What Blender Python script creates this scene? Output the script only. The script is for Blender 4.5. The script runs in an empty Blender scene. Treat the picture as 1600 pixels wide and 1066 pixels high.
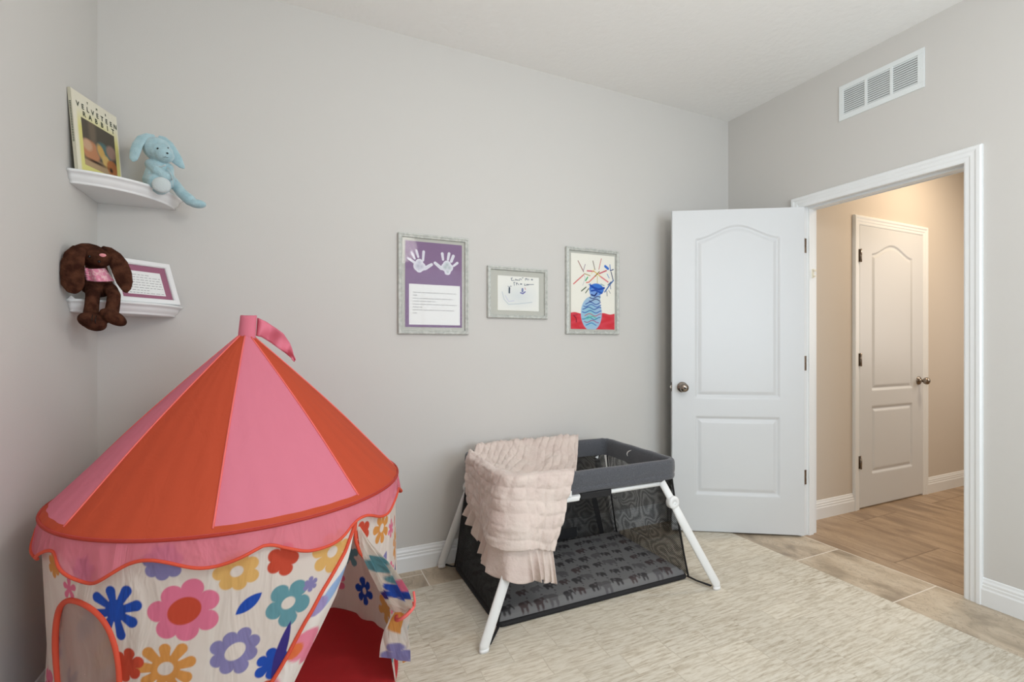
import bpy, bmesh, math, random
import numpy as np
from mathutils import Vector, Matrix, noise

# ------------------------------------------------------------------ camera, world, lights, exposure
C = bpy.context.scene.collection
SC = bpy.context.scene
FPX, YAW, HOR, CAMH = 745.0, math.radians(24.4), 540.0, 1.18
cam_d = bpy.data.cameras.new('camera'); cam = bpy.data.objects.new('camera', cam_d); C.objects.link(cam)
cam_d.sensor_width = 36.0; cam_d.lens = FPX / 1600 * 36.0
cam_d.shift_y = (HOR - 533.0) / 1600.0
cam_d.clip_start = 0.02
cam.location = (0, 0, CAMH); cam.rotation_euler = (math.pi / 2, 0, -YAW)
SC.camera = cam
vs = SC.view_settings
vs.view_transform = 'Standard'; vs.look = 'None'; vs.gamma = 1.0; vs.use_curve_mapping = False
vs.exposure = 0.06
SC.cycles.max_bounces = 10; SC.cycles.diffuse_bounces = 6; SC.cycles.transparent_max_bounces = 24
SC.cycles.sample_clamp_indirect = 6.0

world = bpy.data.worlds.new('world'); SC.world = world; world.use_nodes = True
world.node_tree.nodes['Background'].inputs[0].default_value = (0.75, 0.86, 1.0, 1)
world.node_tree.nodes['Background'].inputs[1].default_value = 1.2

def area(name, loc, target, sx, sy, power, col, spread=math.pi):
    d = bpy.data.lights.new(name, 'AREA'); d.shape = 'RECTANGLE'; d.size = sx; d.size_y = sy
    d.energy = power; d.color = col; d.spread = spread
    o = bpy.data.objects.new(name, d); C.objects.link(o); o.location = loc
    o.rotation_euler = (Vector(target) - Vector(loc)).to_track_quat('-Z', 'Y').to_euler()
    return o
area('window_daylight', (1.55, -1.36, 1.5), (1.6, 2.0, 1.25), 1.7, 1.5, 47, (0.80, 0.905, 1.0))
pd = bpy.data.lights.new('room_fill_light', 'POINT'); pd.energy = 38; pd.shadow_soft_size = 0.16; pd.color = (1.0, 0.955, 0.905)  # added fill for bounced flash, hung low to brighten ceiling and walls
po = bpy.data.objects.new('room_fill_light', pd); C.objects.link(po); po.location = (.95, 0.20, 2.16)
area('hall_lamp_light', (4.25, 1.40, 2.74), (4.25, 1.40, 0), 0.24, 0.24, 19, (1.0, 0.80, 0.58))
area('hall_bounce_fill', (5.4, 0.9, 1.6), (3.2, 1.5, 1.0), 0.8, 1.2, 12.0, (1.0, 0.95, 0.90))  # added fill for bounced hall light; no window stands there

# ------------------------------------------------------------------ helpers
PI = math.pi
XL, XR, YB, YF, ZC = -0.746, 2.856, 2.5, -1.3, 2.803
HX0, HX1, HY = 2.98, 5.7, 2.10         # hall: near face, far end, its back wall

def ray(x, y):
    r = (x - 800) / FPX; u = (HOR - y) / FPX
    c, s = math.cos(YAW), math.sin(YAW)
    return Vector((s + r * c, c - r * s, u))
def at(x, y, Y):
    d = ray(x, y); return d * (Y / d[1]) + Vector((0, 0, CAMH))

def lin(r, g, b):
    f = lambda v: (v / 255 / 12.92) if v / 255 <= .04045 else ((v / 255 + .055) / 1.055) ** 2.4
    return (f(r), f(g), f(b), 1.0)

def tag(o, label=None, cat=None, group=None, kind=None):
    if label: o['label'] = label
    if cat: o['category'] = cat
    if group: o['group'] = group
    if kind: o['kind'] = kind
    return o
def empty(name, loc, label=None, cat=None, group=None):
    o = bpy.data.objects.new(name, None); C.objects.link(o); o.location = loc
    o.empty_display_size = 0.1
    return tag(o, label, cat, group)
def origin_of(o):
    v = Vector((0, 0, 0))
    while o is not None: v += o.location; o = o.parent
    return v

class MB:
    """collects shapes in world coordinates, then links them as one mesh object"""
    def __init__(s): s.v = []; s.f = []; s.m = []; s.s = []; s.col = None
    def add(s, vs_, fs, mi=0, smooth=False):
        b = len(s.v); s.v += [tuple(p) for p in vs_]
        for f in fs: s.f.append(tuple(b + i for i in f)); s.m.append(mi); s.s.append(smooth)
        return s
    def box(s, lo, hi, mi=0, M=None):
        (a, b, c), (d, e, f) = lo, hi
        P = [(a,b,c),(d,b,c),(d,e,c),(a,e,c),(a,b,f),(d,b,f),(d,e,f),(a,e,f)]
        if M is not None: P = [M @ Vector(p) for p in P]
        return s.add(P, [(0,3,2,1),(4,5,6,7),(0,1,5,4),(1,2,6,5),(2,3,7,6),(3,0,4,7)], mi)
    def tube(s, path, rad, n=10, mi=0, closed=False, caps=True, flat=1.0, up=None):
        path = [Vector(p) for p in path]; k = len(path)
        rad = rad if isinstance(rad, (list, tuple)) else [rad] * k
        vs_ = []; prev = None
        for i, p in enumerate(path):
            if closed: t = path[(i+1) % k] - path[i-1]
            else: t = path[min(i+1, k-1)] - path[max(i-1, 0)]
            t.normalize()
            if up is not None: a = t.cross(Vector(up))
            elif prev is None: a = t.cross(Vector((0,0,1)) if abs(t.z) < .9 else Vector((1,0,0)))
            else: a = prev - t * prev.dot(t)
            if a.length < 1e-6: a = t.orthogonal()
            a.normalize(); prev = a; b = t.cross(a)
            for j in range(n):
                w = 2 * PI * j / n
                vs_.append(p + (a * math.cos(w) + b * math.sin(w) * flat) * rad[i])
        fs = []
        for i in range(k if closed else k - 1):
            for j in range(n):
                q = (i + 1) % k
                fs.append((i*n+j, i*n+(j+1) % n, q*n+(j+1) % n, q*n+j))
        if caps and not closed: fs += [tuple(range(n))[::-1], tuple((k-1)*n+j for j in range(n))]
        return s.add(vs_, fs, mi, True)
    def lathe(s, prof, loc, axis=(0,0,1), n=24, mi=0):
        ax = Vector(axis).normalized(); a = ax.orthogonal().normalized(); b = ax.cross(a); L = Vector(loc)
        vs_ = [L + ax * h + (a * math.cos(2*PI*j/n) + b * math.sin(2*PI*j/n)) * r for r, h in prof for j in range(n)]
        fs = [(i*n+j, i*n+(j+1) % n, (i+1)*n+(j+1) % n, (i+1)*n+j) for i in range(len(prof)-1) for j in range(n)]
        fs += [tuple(range(n))[::-1], tuple((len(prof)-1)*n+j for j in range(n))]
        return s.add(vs_, fs, mi, True)
    def ell(s, c, r, R=None, n=16, mi=0):
        c = Vector(c); r = r if isinstance(r, (tuple, list)) else (r, r, r)
        vs_ = []; m = n // 2 + 1
        for i in range(m):
            t = PI * i / (m - 1)
            for j in range(n):
                p = Vector((r[0]*math.sin(t)*math.cos(2*PI*j/n), r[1]*math.sin(t)*math.sin(2*PI*j/n), r[2]*math.cos(t)))
                vs_.append(c + (R @ p if R is not None else p))
        fs = [(i*n+j, (i+1)*n+j, (i+1)*n+(j+1) % n, i*n+(j+1) % n) for i in range(m-1) for j in range(n)]
        return s.add(vs_, fs, mi, True)
    def grid(s, P, mi=0, smooth=True, wrap=False):
        """P: array rows x cols x 3"""
        R_, K = P.shape[0], P.shape[1]
        cols = K if wrap else K - 1
        fs = [(i*K+j, i*K+(j+1) % K, (i+1)*K+(j+1) % K, (i+1)*K+j) for i in range(R_-1) for j in range(cols)]
        return s.add(P.reshape(-1, 3).tolist(), fs, mi, smooth)
    def sweep(s, prof, path_fn, ks, mi=0, smooth=False):
        rows = [[path_fn(k, a, b) for (a, b) in prof] for k in ks]
        n = len(prof); vs_ = [p for r in rows for p in r]
        fs = [(i*n+j, i*n+(j+1) % n, (i+1)*n+(j+1) % n, (i+1)*n+j) for i in range(len(ks)-1) for j in range(n)]
        fs += [tuple(range(n))[::-1], tuple((len(ks)-1)*n+j for j in range(n))]
        return s.add(vs_, fs, mi, smooth)
    def build(s, name, mats, parent=None, label=None, cat=None, group=None, kind=None, bevel=0, fix=True, base=None, sharp=None):
        me = bpy.data.meshes.new(name)
        off = origin_of(parent) if parent is not None else Vector(base if base else (0, 0, 0))
        me.from_pydata([(p[0]-off[0], p[1]-off[1], p[2]-off[2]) for p in s.v], [], s.f)
        for m in (mats if isinstance(mats, (list, tuple)) else [mats]): me.materials.append(m)
        me.polygons.foreach_set('material_index', s.m); me.polygons.foreach_set('use_smooth', s.s)
        if s.col is not None:
            ca = me.color_attributes.new('print', 'FLOAT_COLOR', 'POINT'); ca.data.foreach_set('color', s.col.astype(np.float32).ravel())
        me.update()
        if fix:
            bm = bmesh.new(); bm.from_mesh(me); bmesh.ops.recalc_face_normals(bm, faces=bm.faces); bm.to_mesh(me); bm.free()
        o = bpy.data.objects.new(name, me); C.objects.link(o)
        if parent is not None: o.parent = parent
        elif base: o.location = base
        if bevel:
            b = o.modifiers.new('b', 'BEVEL'); b.width = bevel; b.segments = 2; b.limit_method = 'ANGLE'; b.angle_limit = .6
        return tag(o, label, cat, group, kind)

# ------------------------------------------------------------------ materials
def mat(name, rgb, rough=.6, metal=0., spec=.5, bump=None, var=None, sheen=0, extra=None):
    m = bpy.data.materials.new(name); m.use_nodes = True; nt = m.node_tree; p = nt.nodes['Principled BSDF']
    col = lin(*rgb)
    p.inputs['Base Color'].default_value = col; p.inputs['Roughness'].default_value = rough
    p.inputs['Metallic'].default_value = metal; p.inputs['Specular IOR Level'].default_value = spec
    if sheen: p.inputs['Sheen Weight'].default_value = sheen
    tc = nt.nodes.new('ShaderNodeTexCoord')
    if bump:   # (scale, strength, distance, detail)
        n = nt.nodes.new('ShaderNodeTexNoise'); n.inputs['Scale'].default_value = bump[0]; n.inputs['Detail'].default_value = bump[3]
        b = nt.nodes.new('ShaderNodeBump'); b.inputs['Strength'].default_value = bump[1]; b.inputs['Distance'].default_value = bump[2]
        nt.links.new(tc.outputs['Object'], n.inputs['Vector']); nt.links.new(n.outputs['Fac'], b.inputs['Height'])
        nt.links.new(b.outputs['Normal'], p.inputs['Normal'])
    if var:    # (scale, rgb2, lo, hi)
        n = nt.nodes.new('ShaderNodeTexNoise'); n.inputs['Scale'].default_value = var[0]; n.inputs['Detail'].default_value = 5
        r = nt.nodes.new('ShaderNodeMapRange'); r.inputs[1].default_value = var[2]; r.inputs[2].default_value = var[3]
        x = nt.nodes.new('ShaderNodeMix'); x.data_type = 'RGBA'
        x.inputs[6].default_value = col; x.inputs[7].default_value = lin(*var[1])
        nt.links.new(tc.outputs['Object'], n.inputs['Vector']); nt.links.new(n.outputs['Fac'], r.inputs[0])
        nt.links.new(r.outputs[0], x.inputs[0]); nt.links.new(x.outputs[2], p.inputs['Base Color'])
    return m
def node_mat(name):
    m = bpy.data.materials.new(name); m.use_nodes = True
    return m, m.node_tree, m.node_tree.nodes['Principled BSDF'], m.node_tree.links
def cloth(name, rgb=None, trans=.35, alpha=0.0, attr=False, rough=.7, bump=(60, .25, .002)):
    """thin nylon: diffuse with light shining through it"""
    m, nt, p, L = node_mat(name); p.inputs['Roughness'].default_value = rough; p.inputs['Specular IOR Level'].default_value = .3
    tr = nt.nodes.new('ShaderNodeBsdfTranslucent'); mx = nt.nodes.new('ShaderNodeMixShader'); mx.inputs[0].default_value = trans
    out = nt.nodes['Material Output']
    if attr:
        a = nt.nodes.new('ShaderNodeAttribute'); a.attribute_name = 'print'
        L.new(a.outputs['Color'], p.inputs['Base Color']); L.new(a.outputs['Color'], tr.inputs['Color'])
    else:
        p.inputs['Base Color'].default_value = lin(*rgb); tr.inputs['Color'].default_value = lin(*rgb)
    L.new(p.outputs[0], mx.inputs[1]); L.new(tr.outputs[0], mx.inputs[2]); last = mx
    if alpha:
        t = nt.nodes.new('ShaderNodeBsdfTransparent'); m2 = nt.nodes.new('ShaderNodeMixShader'); m2.inputs[0].default_value = alpha
        L.new(mx.outputs[0], m2.inputs[1]); L.new(t.outputs[0], m2.inputs[2]); last = m2
    if bump:
        tc = nt.nodes.new('ShaderNodeTexCoord'); mp = nt.nodes.new('ShaderNodeMapping'); mp.inputs['Scale'].default_value = (1, 1, .35)
        n = nt.nodes.new('ShaderNodeTexNoise'); n.inputs['Scale'].default_value = bump[0]; n.inputs['Detail'].default_value = 3; n.inputs['Distortion'].default_value = 1.2
        b = nt.nodes.new('ShaderNodeBump'); b.inputs['Strength'].default_value = bump[1]; b.inputs['Distance'].default_value = bump[2]
        L.new(tc.outputs['Object'], mp.inputs[0]); L.new(mp.outputs[0], n.inputs['Vector']); L.new(n.outputs['Fac'], b.inputs['Height'])
        L.new(b.outputs[0], p.inputs['Normal'])
    L.new(last.outputs[0], out.inputs['Surface'])
    return m
def printed(name, rough=.75):
    m, nt, p, L = node_mat(name); a = nt.nodes.new('ShaderNodeAttribute'); a.attribute_name = 'print'
    L.new(a.outputs['Color'], p.inputs['Base Color']); p.inputs['Roughness'].default_value = rough; p.inputs['Specular IOR Level'].default_value = .3
    return m

M = {}
M['wall'] = mat('wall_paint', (205, 203.5, 200), .85, spec=.25, bump=(180, .12, .002, 3))
M['ceil'] = mat('ceiling_texture', (239, 239, 237), .9, spec=.2, bump=(26, .32, .008, 4))
M['hallwall'] = mat('hall_paint', (205, 196, 184), .85, spec=.25, bump=(180, .12, .002, 3))
M['white'] = mat('white_gloss_paint', (232, 235, 236), .35, bump=(90, .05, .001, 2))
M['doorw'] = mat('door_paint', (214, 217, 219), .38, bump=(220, .10, .0008, 3))
M['nickel'] = mat('satin_nickel', (150, 140, 130), .25, metal=1)
M['black'] = mat('black_plastic', (18, 18, 20), .5)
M['strapm'] = mat('black_webbing', (22, 22, 25), .8)
M['railf'] = mat('charcoal_woven_fabric', (72, 74, 80), .95, spec=.15, bump=(700, .5, .001, 2), var=(300, (92, 94, 100), .4, .65), sheen=.3)
M['legm'] = mat('white_coated_metal', (226, 228, 228), .35)
M['blanket'] = mat('blush_muslin', (214, 201, 193), .95, spec=.15, bump=(55, .75, .006, 5), var=(9, (206, 189, 182), .35, .7), sheen=.3)
M['tileedge'] = mat('vent_dark', (90, 92, 92), .9)
M['ventw'] = mat('vent_enamel', (226, 232, 233), .4)
M['pewter'] = mat('brushed_silver_leaf', (205, 208, 203), .45, metal=.15, bump=(160, .8, .003, 4), var=(60, (182, 186, 182), .4, .65))
M['matb'] = mat('grey_backing_board', (190, 190, 182), .9)
M['whitef'] = mat('white_frame_paint', (232, 233, 234), .4)
M['plum'] = mat('plum_mat_board', (156, 98, 122), .85)
M['paper'] = mat('white_paper', (232, 233, 232), .9)
M['ink'] = mat('grey_ink', (92, 92, 98), .9)
M['inkd'] = mat('dark_green_ink', (50, 62, 48), .9)
M['print'] = printed('printed_paper')
M['tent_print'] = cloth('printed_nylon', attr=True, trans=.30, bump=(11, .8, .022))
M['tent_pink'] = cloth('pink_nylon', (234, 136, 158), trans=.30, bump=(14, .35, .008))
M['tent_orange'] = cloth('orange_nylon', (204, 84, 54), trans=.25, bump=(14, .35, .008))
M['valance'] = cloth('sheer_pink_nylon', (240, 134, 156), trans=.36, alpha=.26, bump=(12, .8, .025))
M['tape'] = mat('orange_binding_tape', (206, 74, 48), .7)
M['piping'] = mat('coral_piping', (228, 106, 100), .7)
M['rim'] = mat('dark_red_piping', (168, 44, 26), .7)
M['sheer'] = cloth('sheer_mesh_window', (214, 200, 190), trans=.4, alpha=.40, bump=(18, .6, .01))
M['tentfloor'] = mat('red_tent_floor', (186, 44, 48), .6, bump=(40, .3, .003, 3))
M['pole'] = mat('grey_fibreglass', (170, 170, 170), .5)
M['bluefur'] = mat('pale_blue_plush', (170, 200, 208), .95, spec=.1, bump=(260, .8, .003, 4), var=(40, (154, 188, 198), .4, .65), sheen=.5)
M['bluesole'] = mat('pale_plush_sole', (196, 206, 208), .95, spec=.1, bump=(260, .6, .002, 3), sheen=.4)
M['brownfur'] = mat('chocolate_plush', (86, 54, 40), .95, spec=.05, bump=(200, .9, .004, 4), var=(35, (56, 32, 24), .38, .62))
M['soleb'] = mat('brown_suede', (98, 60, 46), .95, spec=.1)
M['pinknose'] = mat('pink_felt', (226, 150, 158), .9)
M['bib'] = mat('pink_printed_cotton', (226, 142, 168), .9, var=(120, (236, 190, 196), .5, .56))
M['eye'] = mat('glossy_black_eye', (10, 10, 12), .12)
M['bookc'] = mat('book_spine', (196, 192, 172), .6)
M['pages'] = mat('book_pages', (232, 226, 208), .9)

def glass_mat():
    m = bpy.data.materials.new('clear_glass'); m.use_nodes = True; nt = m.node_tree; L = nt.links
    nt.nodes.remove(nt.nodes['Principled BSDF']); out = nt.nodes['Material Output']
    t = nt.nodes.new('ShaderNodeBsdfTransparent'); g = nt.nodes.new('ShaderNodeBsdfGlossy'); g.inputs['Roughness'].default_value = .03
    f = nt.nodes.new('ShaderNodeFresnel'); f.inputs['IOR'].default_value = 1.12
    x = nt.nodes.new('ShaderNodeMixShader')
    L.new(f.outputs[0], x.inputs[0]); L.new(t.outputs[0], x.inputs[1]); L.new(g.outputs[0], x.inputs[2]); L.new(x.outputs[0], out.inputs['Surface'])
    return m
M['glass'] = glass_mat()

def net_mat(name, cell=.0085, dens=.66):
    """black netting: a square net with open holes, in object coordinates of a uv map"""
    m, nt, p, L = node_mat(name); p.inputs['Base Color'].default_value = lin(16, 15, 16); p.inputs['Roughness'].default_value = .8
    uv = nt.nodes.new('ShaderNodeUVMap'); uv.uv_map = 'UVMap'
    sp = nt.nodes.new('ShaderNodeSeparateXYZ'); L.new(uv.outputs[0], sp.inputs[0])
    def math_(op, a, b=None):
        n = nt.nodes.new('ShaderNodeMath'); n.operation = op
        if isinstance(a, (int, float)): n.inputs[0].default_value = a
        else: L.new(a, n.inputs[0])
        if b is not None:
            if isinstance(b, (int, float)): n.inputs[1].default_value = b
            else: L.new(b, n.inputs[1])
        return n.outputs[0]
    nz = nt.nodes.new('ShaderNodeTexNoise'); nz.inputs['Scale'].default_value = 5; nz.inputs['Detail'].default_value = 1.5; L.new(uv.outputs[0], nz.inputs['Vector'])
    warp = math_('MULTIPLY', nz.outputs['Fac'], .022)
    a = math_('ADD', math_('ADD', sp.outputs[0], sp.outputs[1]), warp); b = math_('SUBTRACT', math_('SUBTRACT', sp.outputs[0], sp.outputs[1]), warp)
    k = PI / cell
    sa = math_('ABSOLUTE', math_('SINE', math_('MULTIPLY', a, k))); sb = math_('ABSOLUTE', math_('SINE', math_('MULTIPLY', b, k)))
    hole = math_('MULTIPLY', sa, sb)
    # moire of overlapping nets imitated: wavy bands painted into the opacity
    moire = math_('MULTIPLY', math_('SINE', math_('MULTIPLY', nz.outputs['Fac'], 95)), .13)
    hole = math_('ADD', hole, math_('SUBTRACT', moire, .10))
    op = nt.nodes.new('ShaderNodeMapRange'); op.inputs[1].default_value = .30; op.inputs[2].default_value = .72
    op.inputs[3].default_value = .02; op.inputs[4].default_value = dens; L.new(hole, op.inputs[0])
    t = nt.nodes.new('ShaderNodeBsdfTransparent'); x = nt.nodes.new('ShaderNodeMixShader')
    L.new(op.outputs[0], x.inputs[0]); L.new(p.outputs[0], x.inputs[1]); L.new(t.outputs[0], x.inputs[2])
    L.new(x.outputs[0], nt.nodes['Material Output'].inputs['Surface'])
    return m
M['net'] = net_mat('black_netting')

def tile_mat(name, ox, oy, w, h, c1, c2, c3, grout, stretch=(1.5, 1.0, 1)):
    m, nt, p, L = node_mat(name)
    tc = nt.nodes.new('ShaderNodeTexCoord'); sp = nt.nodes.new('ShaderNodeSeparateXYZ'); L.new(tc.outputs['Object'], sp.inputs[0])
    cb = nt.nodes.new('ShaderNodeCombineXYZ')
    def sub(a, v):
        n = nt.nodes.new('ShaderNodeMath'); n.operation = 'SUBTRACT'; L.new(a, n.inputs[0]); n.inputs[1].default_value = v; return n.outputs[0]
    L.new(sub(sp.outputs[1], oy), cb.inputs[0]); L.new(sub(sp.outputs[0], ox), cb.inputs[1])
    br = nt.nodes.new('ShaderNodeTexBrick'); br.inputs['Scale'].default_value = 1; br.inputs['Brick Width'].default_value = w; br.inputs['Row Height'].default_value = h
    br.inputs['Mortar Size'].default_value = .0032; br.inputs['Mortar Smooth'].default_value = .15; br.inputs['Bias'].default_value = 0
    br.inputs['Color1'].default_value = (0, 0, 0, 1); br.inputs['Color2'].default_value = (1, 1, 1, 1); br.inputs['Mortar'].default_value = (.5, .5, .5, 1)
    L.new(cb.outputs[0], br.inputs['Vector'])
    # per-tile value shifts the vein pattern, so each tile has its own
    ofs = nt.nodes.new('ShaderNodeVectorMath'); ofs.operation = 'SCALE'; ofs.inputs[3].default_value = 7.3; L.new(br.outputs['Color'], ofs.inputs[0])
    add = nt.nodes.new('ShaderNodeVectorMath'); add.operation = 'ADD'; L.new(tc.outputs['Object'], add.inputs[0]); L.new(ofs.outputs[0], add.inputs[1])
    mp = nt.nodes.new('ShaderNodeMapping'); mp.inputs['Scale'].default_value = stretch; mp.inputs['Rotation'].default_value = (0, 0, .12); L.new(add.outputs[0], mp.inputs[0])
    n1 = nt.nodes.new('ShaderNodeTexNoise'); n1.inputs['Scale'].default_value = 3.2; n1.inputs['Detail'].default_value = 8; n1.inputs['Distortion'].default_value = .9; L.new(mp.outputs[0], n1.inputs['Vector'])
    n2 = nt.nodes.new('ShaderNodeTexNoise'); n2.inputs['Scale'].default_value = 16; n2.inputs['Detail'].default_value = 8; n2.inputs['Distortion'].default_value = 1.6; L.new(mp.outputs[0], n2.inputs['Vector'])
    vo = nt.nodes.new('ShaderNodeTexVoronoi'); vo.feature = 'DISTANCE_TO_EDGE'; vo.inputs['Scale'].default_value = 7
    dis = nt.nodes.new('ShaderNodeVectorMath'); dis.operation = 'MULTIPLY_ADD'; L.new(n2.outputs['Color'], dis.inputs[0]); dis.inputs[1].default_value = (.25, .25, .25); L.new(mp.outputs[0], dis.inputs[2]); L.new(dis.outputs[0], vo.inputs['Vector'])
    r1 = nt.nodes.new('ShaderNodeValToRGB'); e = r1.color_ramp.elements; e[0].position = .34; e[0].color = lin(*c3); e[1].position = .66; e[1].color = lin(*c1)
    k = r1.color_ramp.elements.new(.5); k.color = lin(*c2); L.new(n1.outputs['Fac'], r1.inputs[0])
    r2 = nt.nodes.new('ShaderNodeMapRange'); r2.inputs[1].default_value = .56; r2.inputs[2].default_value = .72; r2.inputs[3].default_value = 0; r2.inputs[4].default_value = .55; L.new(n2.outputs['Fac'], r2.inputs[0])
    mx = nt.nodes.new('ShaderNodeMix'); mx.data_type = 'RGBA'; L.new(r2.outputs[0], mx.inputs[0]); L.new(r1.outputs[0], mx.inputs[6]); mx.inputs[7].default_value = lin(*c3)
    r3 = nt.nodes.new('ShaderNodeMapRange'); r3.inputs[1].default_value = 0; r3.inputs[2].default_value = .045; r3.inputs[3].default_value = .6; r3.inputs[4].default_value = 0; L.new(vo.outputs['Distance'], r3.inputs[0])
    mv = nt.nodes.new('ShaderNodeMix'); mv.data_type = 'RGBA'; L.new(r3.outputs[0], mv.inputs[0]); L.new(mx.outputs[2], mv.inputs[6]); mv.inputs[7].default_value = lin(*c3)
    mg = nt.nodes.new('ShaderNodeMix'); mg.data_type = 'RGBA'; L.new(br.outputs['Fac'], mg.inputs[0]); L.new(mv.outputs[2], mg.inputs[6]); mg.inputs[7].default_value = lin(*grout)
    L.new(mg.outputs[2], p.inputs['Base Color']); p.inputs['Roughness'].default_value = .42
    bp = nt.nodes.new('ShaderNodeBump'); bp.inputs['Strength'].default_value = .35; bp.inputs['Distance'].default_value = .002; bp.invert = True
    L.new(br.outputs['Fac'], bp.inputs['Height']); L.new(bp.outputs[0], p.inputs['Normal'])
    return m
M['tile'] = tile_mat('travertine_tile', 2.862 - .4525 * 20, 1.735 - .465 * 20, .465, .4525, (204, 191, 171), (188, 172, 150), (146, 132, 114), (222, 214, 202))
M['halltile'] = tile_mat('hall_tile', 2.958 - .457 * 20, 1.5 - .9 * 21 + .45, .9, .457, (182, 158, 132), (168, 144, 118), (142, 120, 98), (128, 106, 84), (3.4, .8, 1))

def rug_mat():
    m, nt, p, L = node_mat('patchwork_rug')
    tc = nt.nodes.new('ShaderNodeTexCoord')
    br = nt.nodes.new('ShaderNodeTexBrick'); br.inputs['Scale'].default_value = 1; br.inputs['Brick Width'].default_value = .19; br.inputs['Row Height'].default_value = .125
    br.inputs['Mortar Size'].default_value = .0022; br.inputs['Mortar Smooth'].default_value = .6; br.offset = .37; br.squash = 1.25; br.squash_frequency = 3
    br.inputs['Color1'].default_value = (0, 0, 0, 1); br.inputs['Color2'].default_value = (1, 1, 1, 1); br.inputs['Mortar'].default_value = (.5, .5, .5, 1)
    wob = nt.nodes.new('ShaderNodeTexNoise'); wob.inputs['Scale'].default_value = 5; L.new(tc.outputs['Object'], wob.inputs['Vector'])
    wa = nt.nodes.new('ShaderNodeVectorMath'); wa.operation = 'MULTIPLY_ADD'; L.new(wob.outputs['Color'], wa.inputs[0]); wa.inputs[1].default_value = (.035, .035, 0); L.new(tc.outputs['Object'], wa.inputs[2])
    L.new(wa.outputs[0], br.inputs['Vector'])
    ofs = nt.nodes.new('ShaderNodeVectorMath'); ofs.operation = 'SCALE'; ofs.inputs[3].default_value = 5.1; L.new(br.outputs['Color'], ofs.inputs[0])
    add = nt.nodes.new('ShaderNodeVectorMath'); add.operation = 'ADD'; L.new(tc.outputs['Object'], add.inputs[0]); L.new(ofs.outputs[0], add.inputs[1])
    mp = nt.nodes.new('ShaderNodeMapping'); mp.inputs['Scale'].default_value = (1.0, 7.5, 1); L.new(add.outputs[0], mp.inputs[0])
    n = nt.nodes.new('ShaderNodeTexNoise'); n.inputs['Scale'].default_value = 13; n.inputs['Detail'].default_value = 9; n.inputs['Distortion'].default_value = .25; n.inputs['Roughness'].default_value = .68; L.new(mp.outputs[0], n.inputs['Vector'])
    r = nt.nodes.new('ShaderNodeValToRGB'); e = r.color_ramp.elements
    e[0].position = .28; e[0].color = lin(146, 134, 117); e[1].position = .54; e[1].color = lin(212, 206, 192)
    k = e.new(.42); k.color = lin(190, 180, 162); k2 = e.new(.72); k2.color = lin(222, 217, 206); L.new(n.outputs['Fac'], r.inputs[0])
    big = nt.nodes.new('ShaderNodeTexNoise'); big.inputs['Scale'].default_value = 1.6; big.inputs['Detail'].default_value = 2; L.new(tc.outputs['Object'], big.inputs['Vector'])
    br2 = nt.nodes.new('ShaderNodeMapRange'); br2.inputs[1].default_value = .35; br2.inputs[2].default_value = .65; br2.inputs[3].default_value = .0; br2.inputs[4].default_value = .35; L.new(big.outputs['Fac'], br2.inputs[0])
    mb = nt.nodes.new('ShaderNodeMix'); mb.data_type = 'RGBA'; L.new(br2.outputs[0], mb.inputs[0]); L.new(r.outputs[0], mb.inputs[6]); mb.inputs[7].default_value = lin(222, 215, 200)
    sh = nt.nodes.new('ShaderNodeMix'); sh.data_type = 'RGBA'; sh.blend_type = 'MULTIPLY'; sh.inputs[0].default_value = .10; L.new(mb.outputs[2], sh.inputs[6]); L.new(br.outputs['Color'], sh.inputs[7])
    mg = nt.nodes.new('ShaderNodeMix'); mg.data_type = 'RGBA'
    mf = nt.nodes.new('ShaderNodeMath'); mf.operation = 'MULTIPLY'; mf.inputs[1].default_value = .28; L.new(br.outputs['Fac'], mf.inputs[0])
    L.new(mf.outputs[0], mg.inputs[0]); L.new(sh.outputs[2], mg.inputs[6]); mg.inputs[7].default_value = lin(150, 136, 114)
    L.new(mg.outputs[2], p.inputs['Base Color']); p.inputs['Roughness'].default_value = .95; p.inputs['Specular IOR Level'].default_value = .15
    bp = nt.nodes.new('ShaderNodeBump'); bp.inputs['Strength'].default_value = .25; bp.inputs['Distance'].default_value = .003; L.new(n.outputs['Fac'], bp.inputs['Height']); L.new(bp.outputs[0], p.inputs['Normal'])
    return m
M['rug'] = rug_mat()

# ------------------------------------------------------------------ numpy painting (colours stored on the mesh itself)
def over(col, mask, rgb):
    c = np.array(lin(*rgb)[:3]); m = np.clip(mask, 0, 1)[..., None]; return col * (1 - m) + c * m
def mk(d, aa): return .5 - d / aa
def d_circ(u, v, x, y, r): return np.hypot(u - x, v - y) - r
def d_ell(u, v, x, y, a, b, t=0):
    c, s = math.cos(t), math.sin(t); p = (u-x)*c + (v-y)*s; q = -(u-x)*s + (v-y)*c
    return (np.hypot(p / a, q / b) - 1) * min(a, b)
def d_cap(u, v, x0, y0, x1, y1, r0, r1=None):
    r1 = r0 if r1 is None else r1; dx, dy = x1-x0, y1-y0
    t = np.clip(((u-x0)*dx + (v-y0)*dy) / (dx*dx+dy*dy+1e-12), 0, 1)
    return np.hypot(u - x0 - t*dx, v - y0 - t*dy) - (r0 + (r1-r0)*t)
def d_line(u, v, pts, r):
    d = None
    for a, b in zip(pts[:-1], pts[1:]):
        e = d_cap(u, v, a[0], a[1], b[0], b[1], r); d = e if d is None else np.minimum(d, e)
    return d
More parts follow.
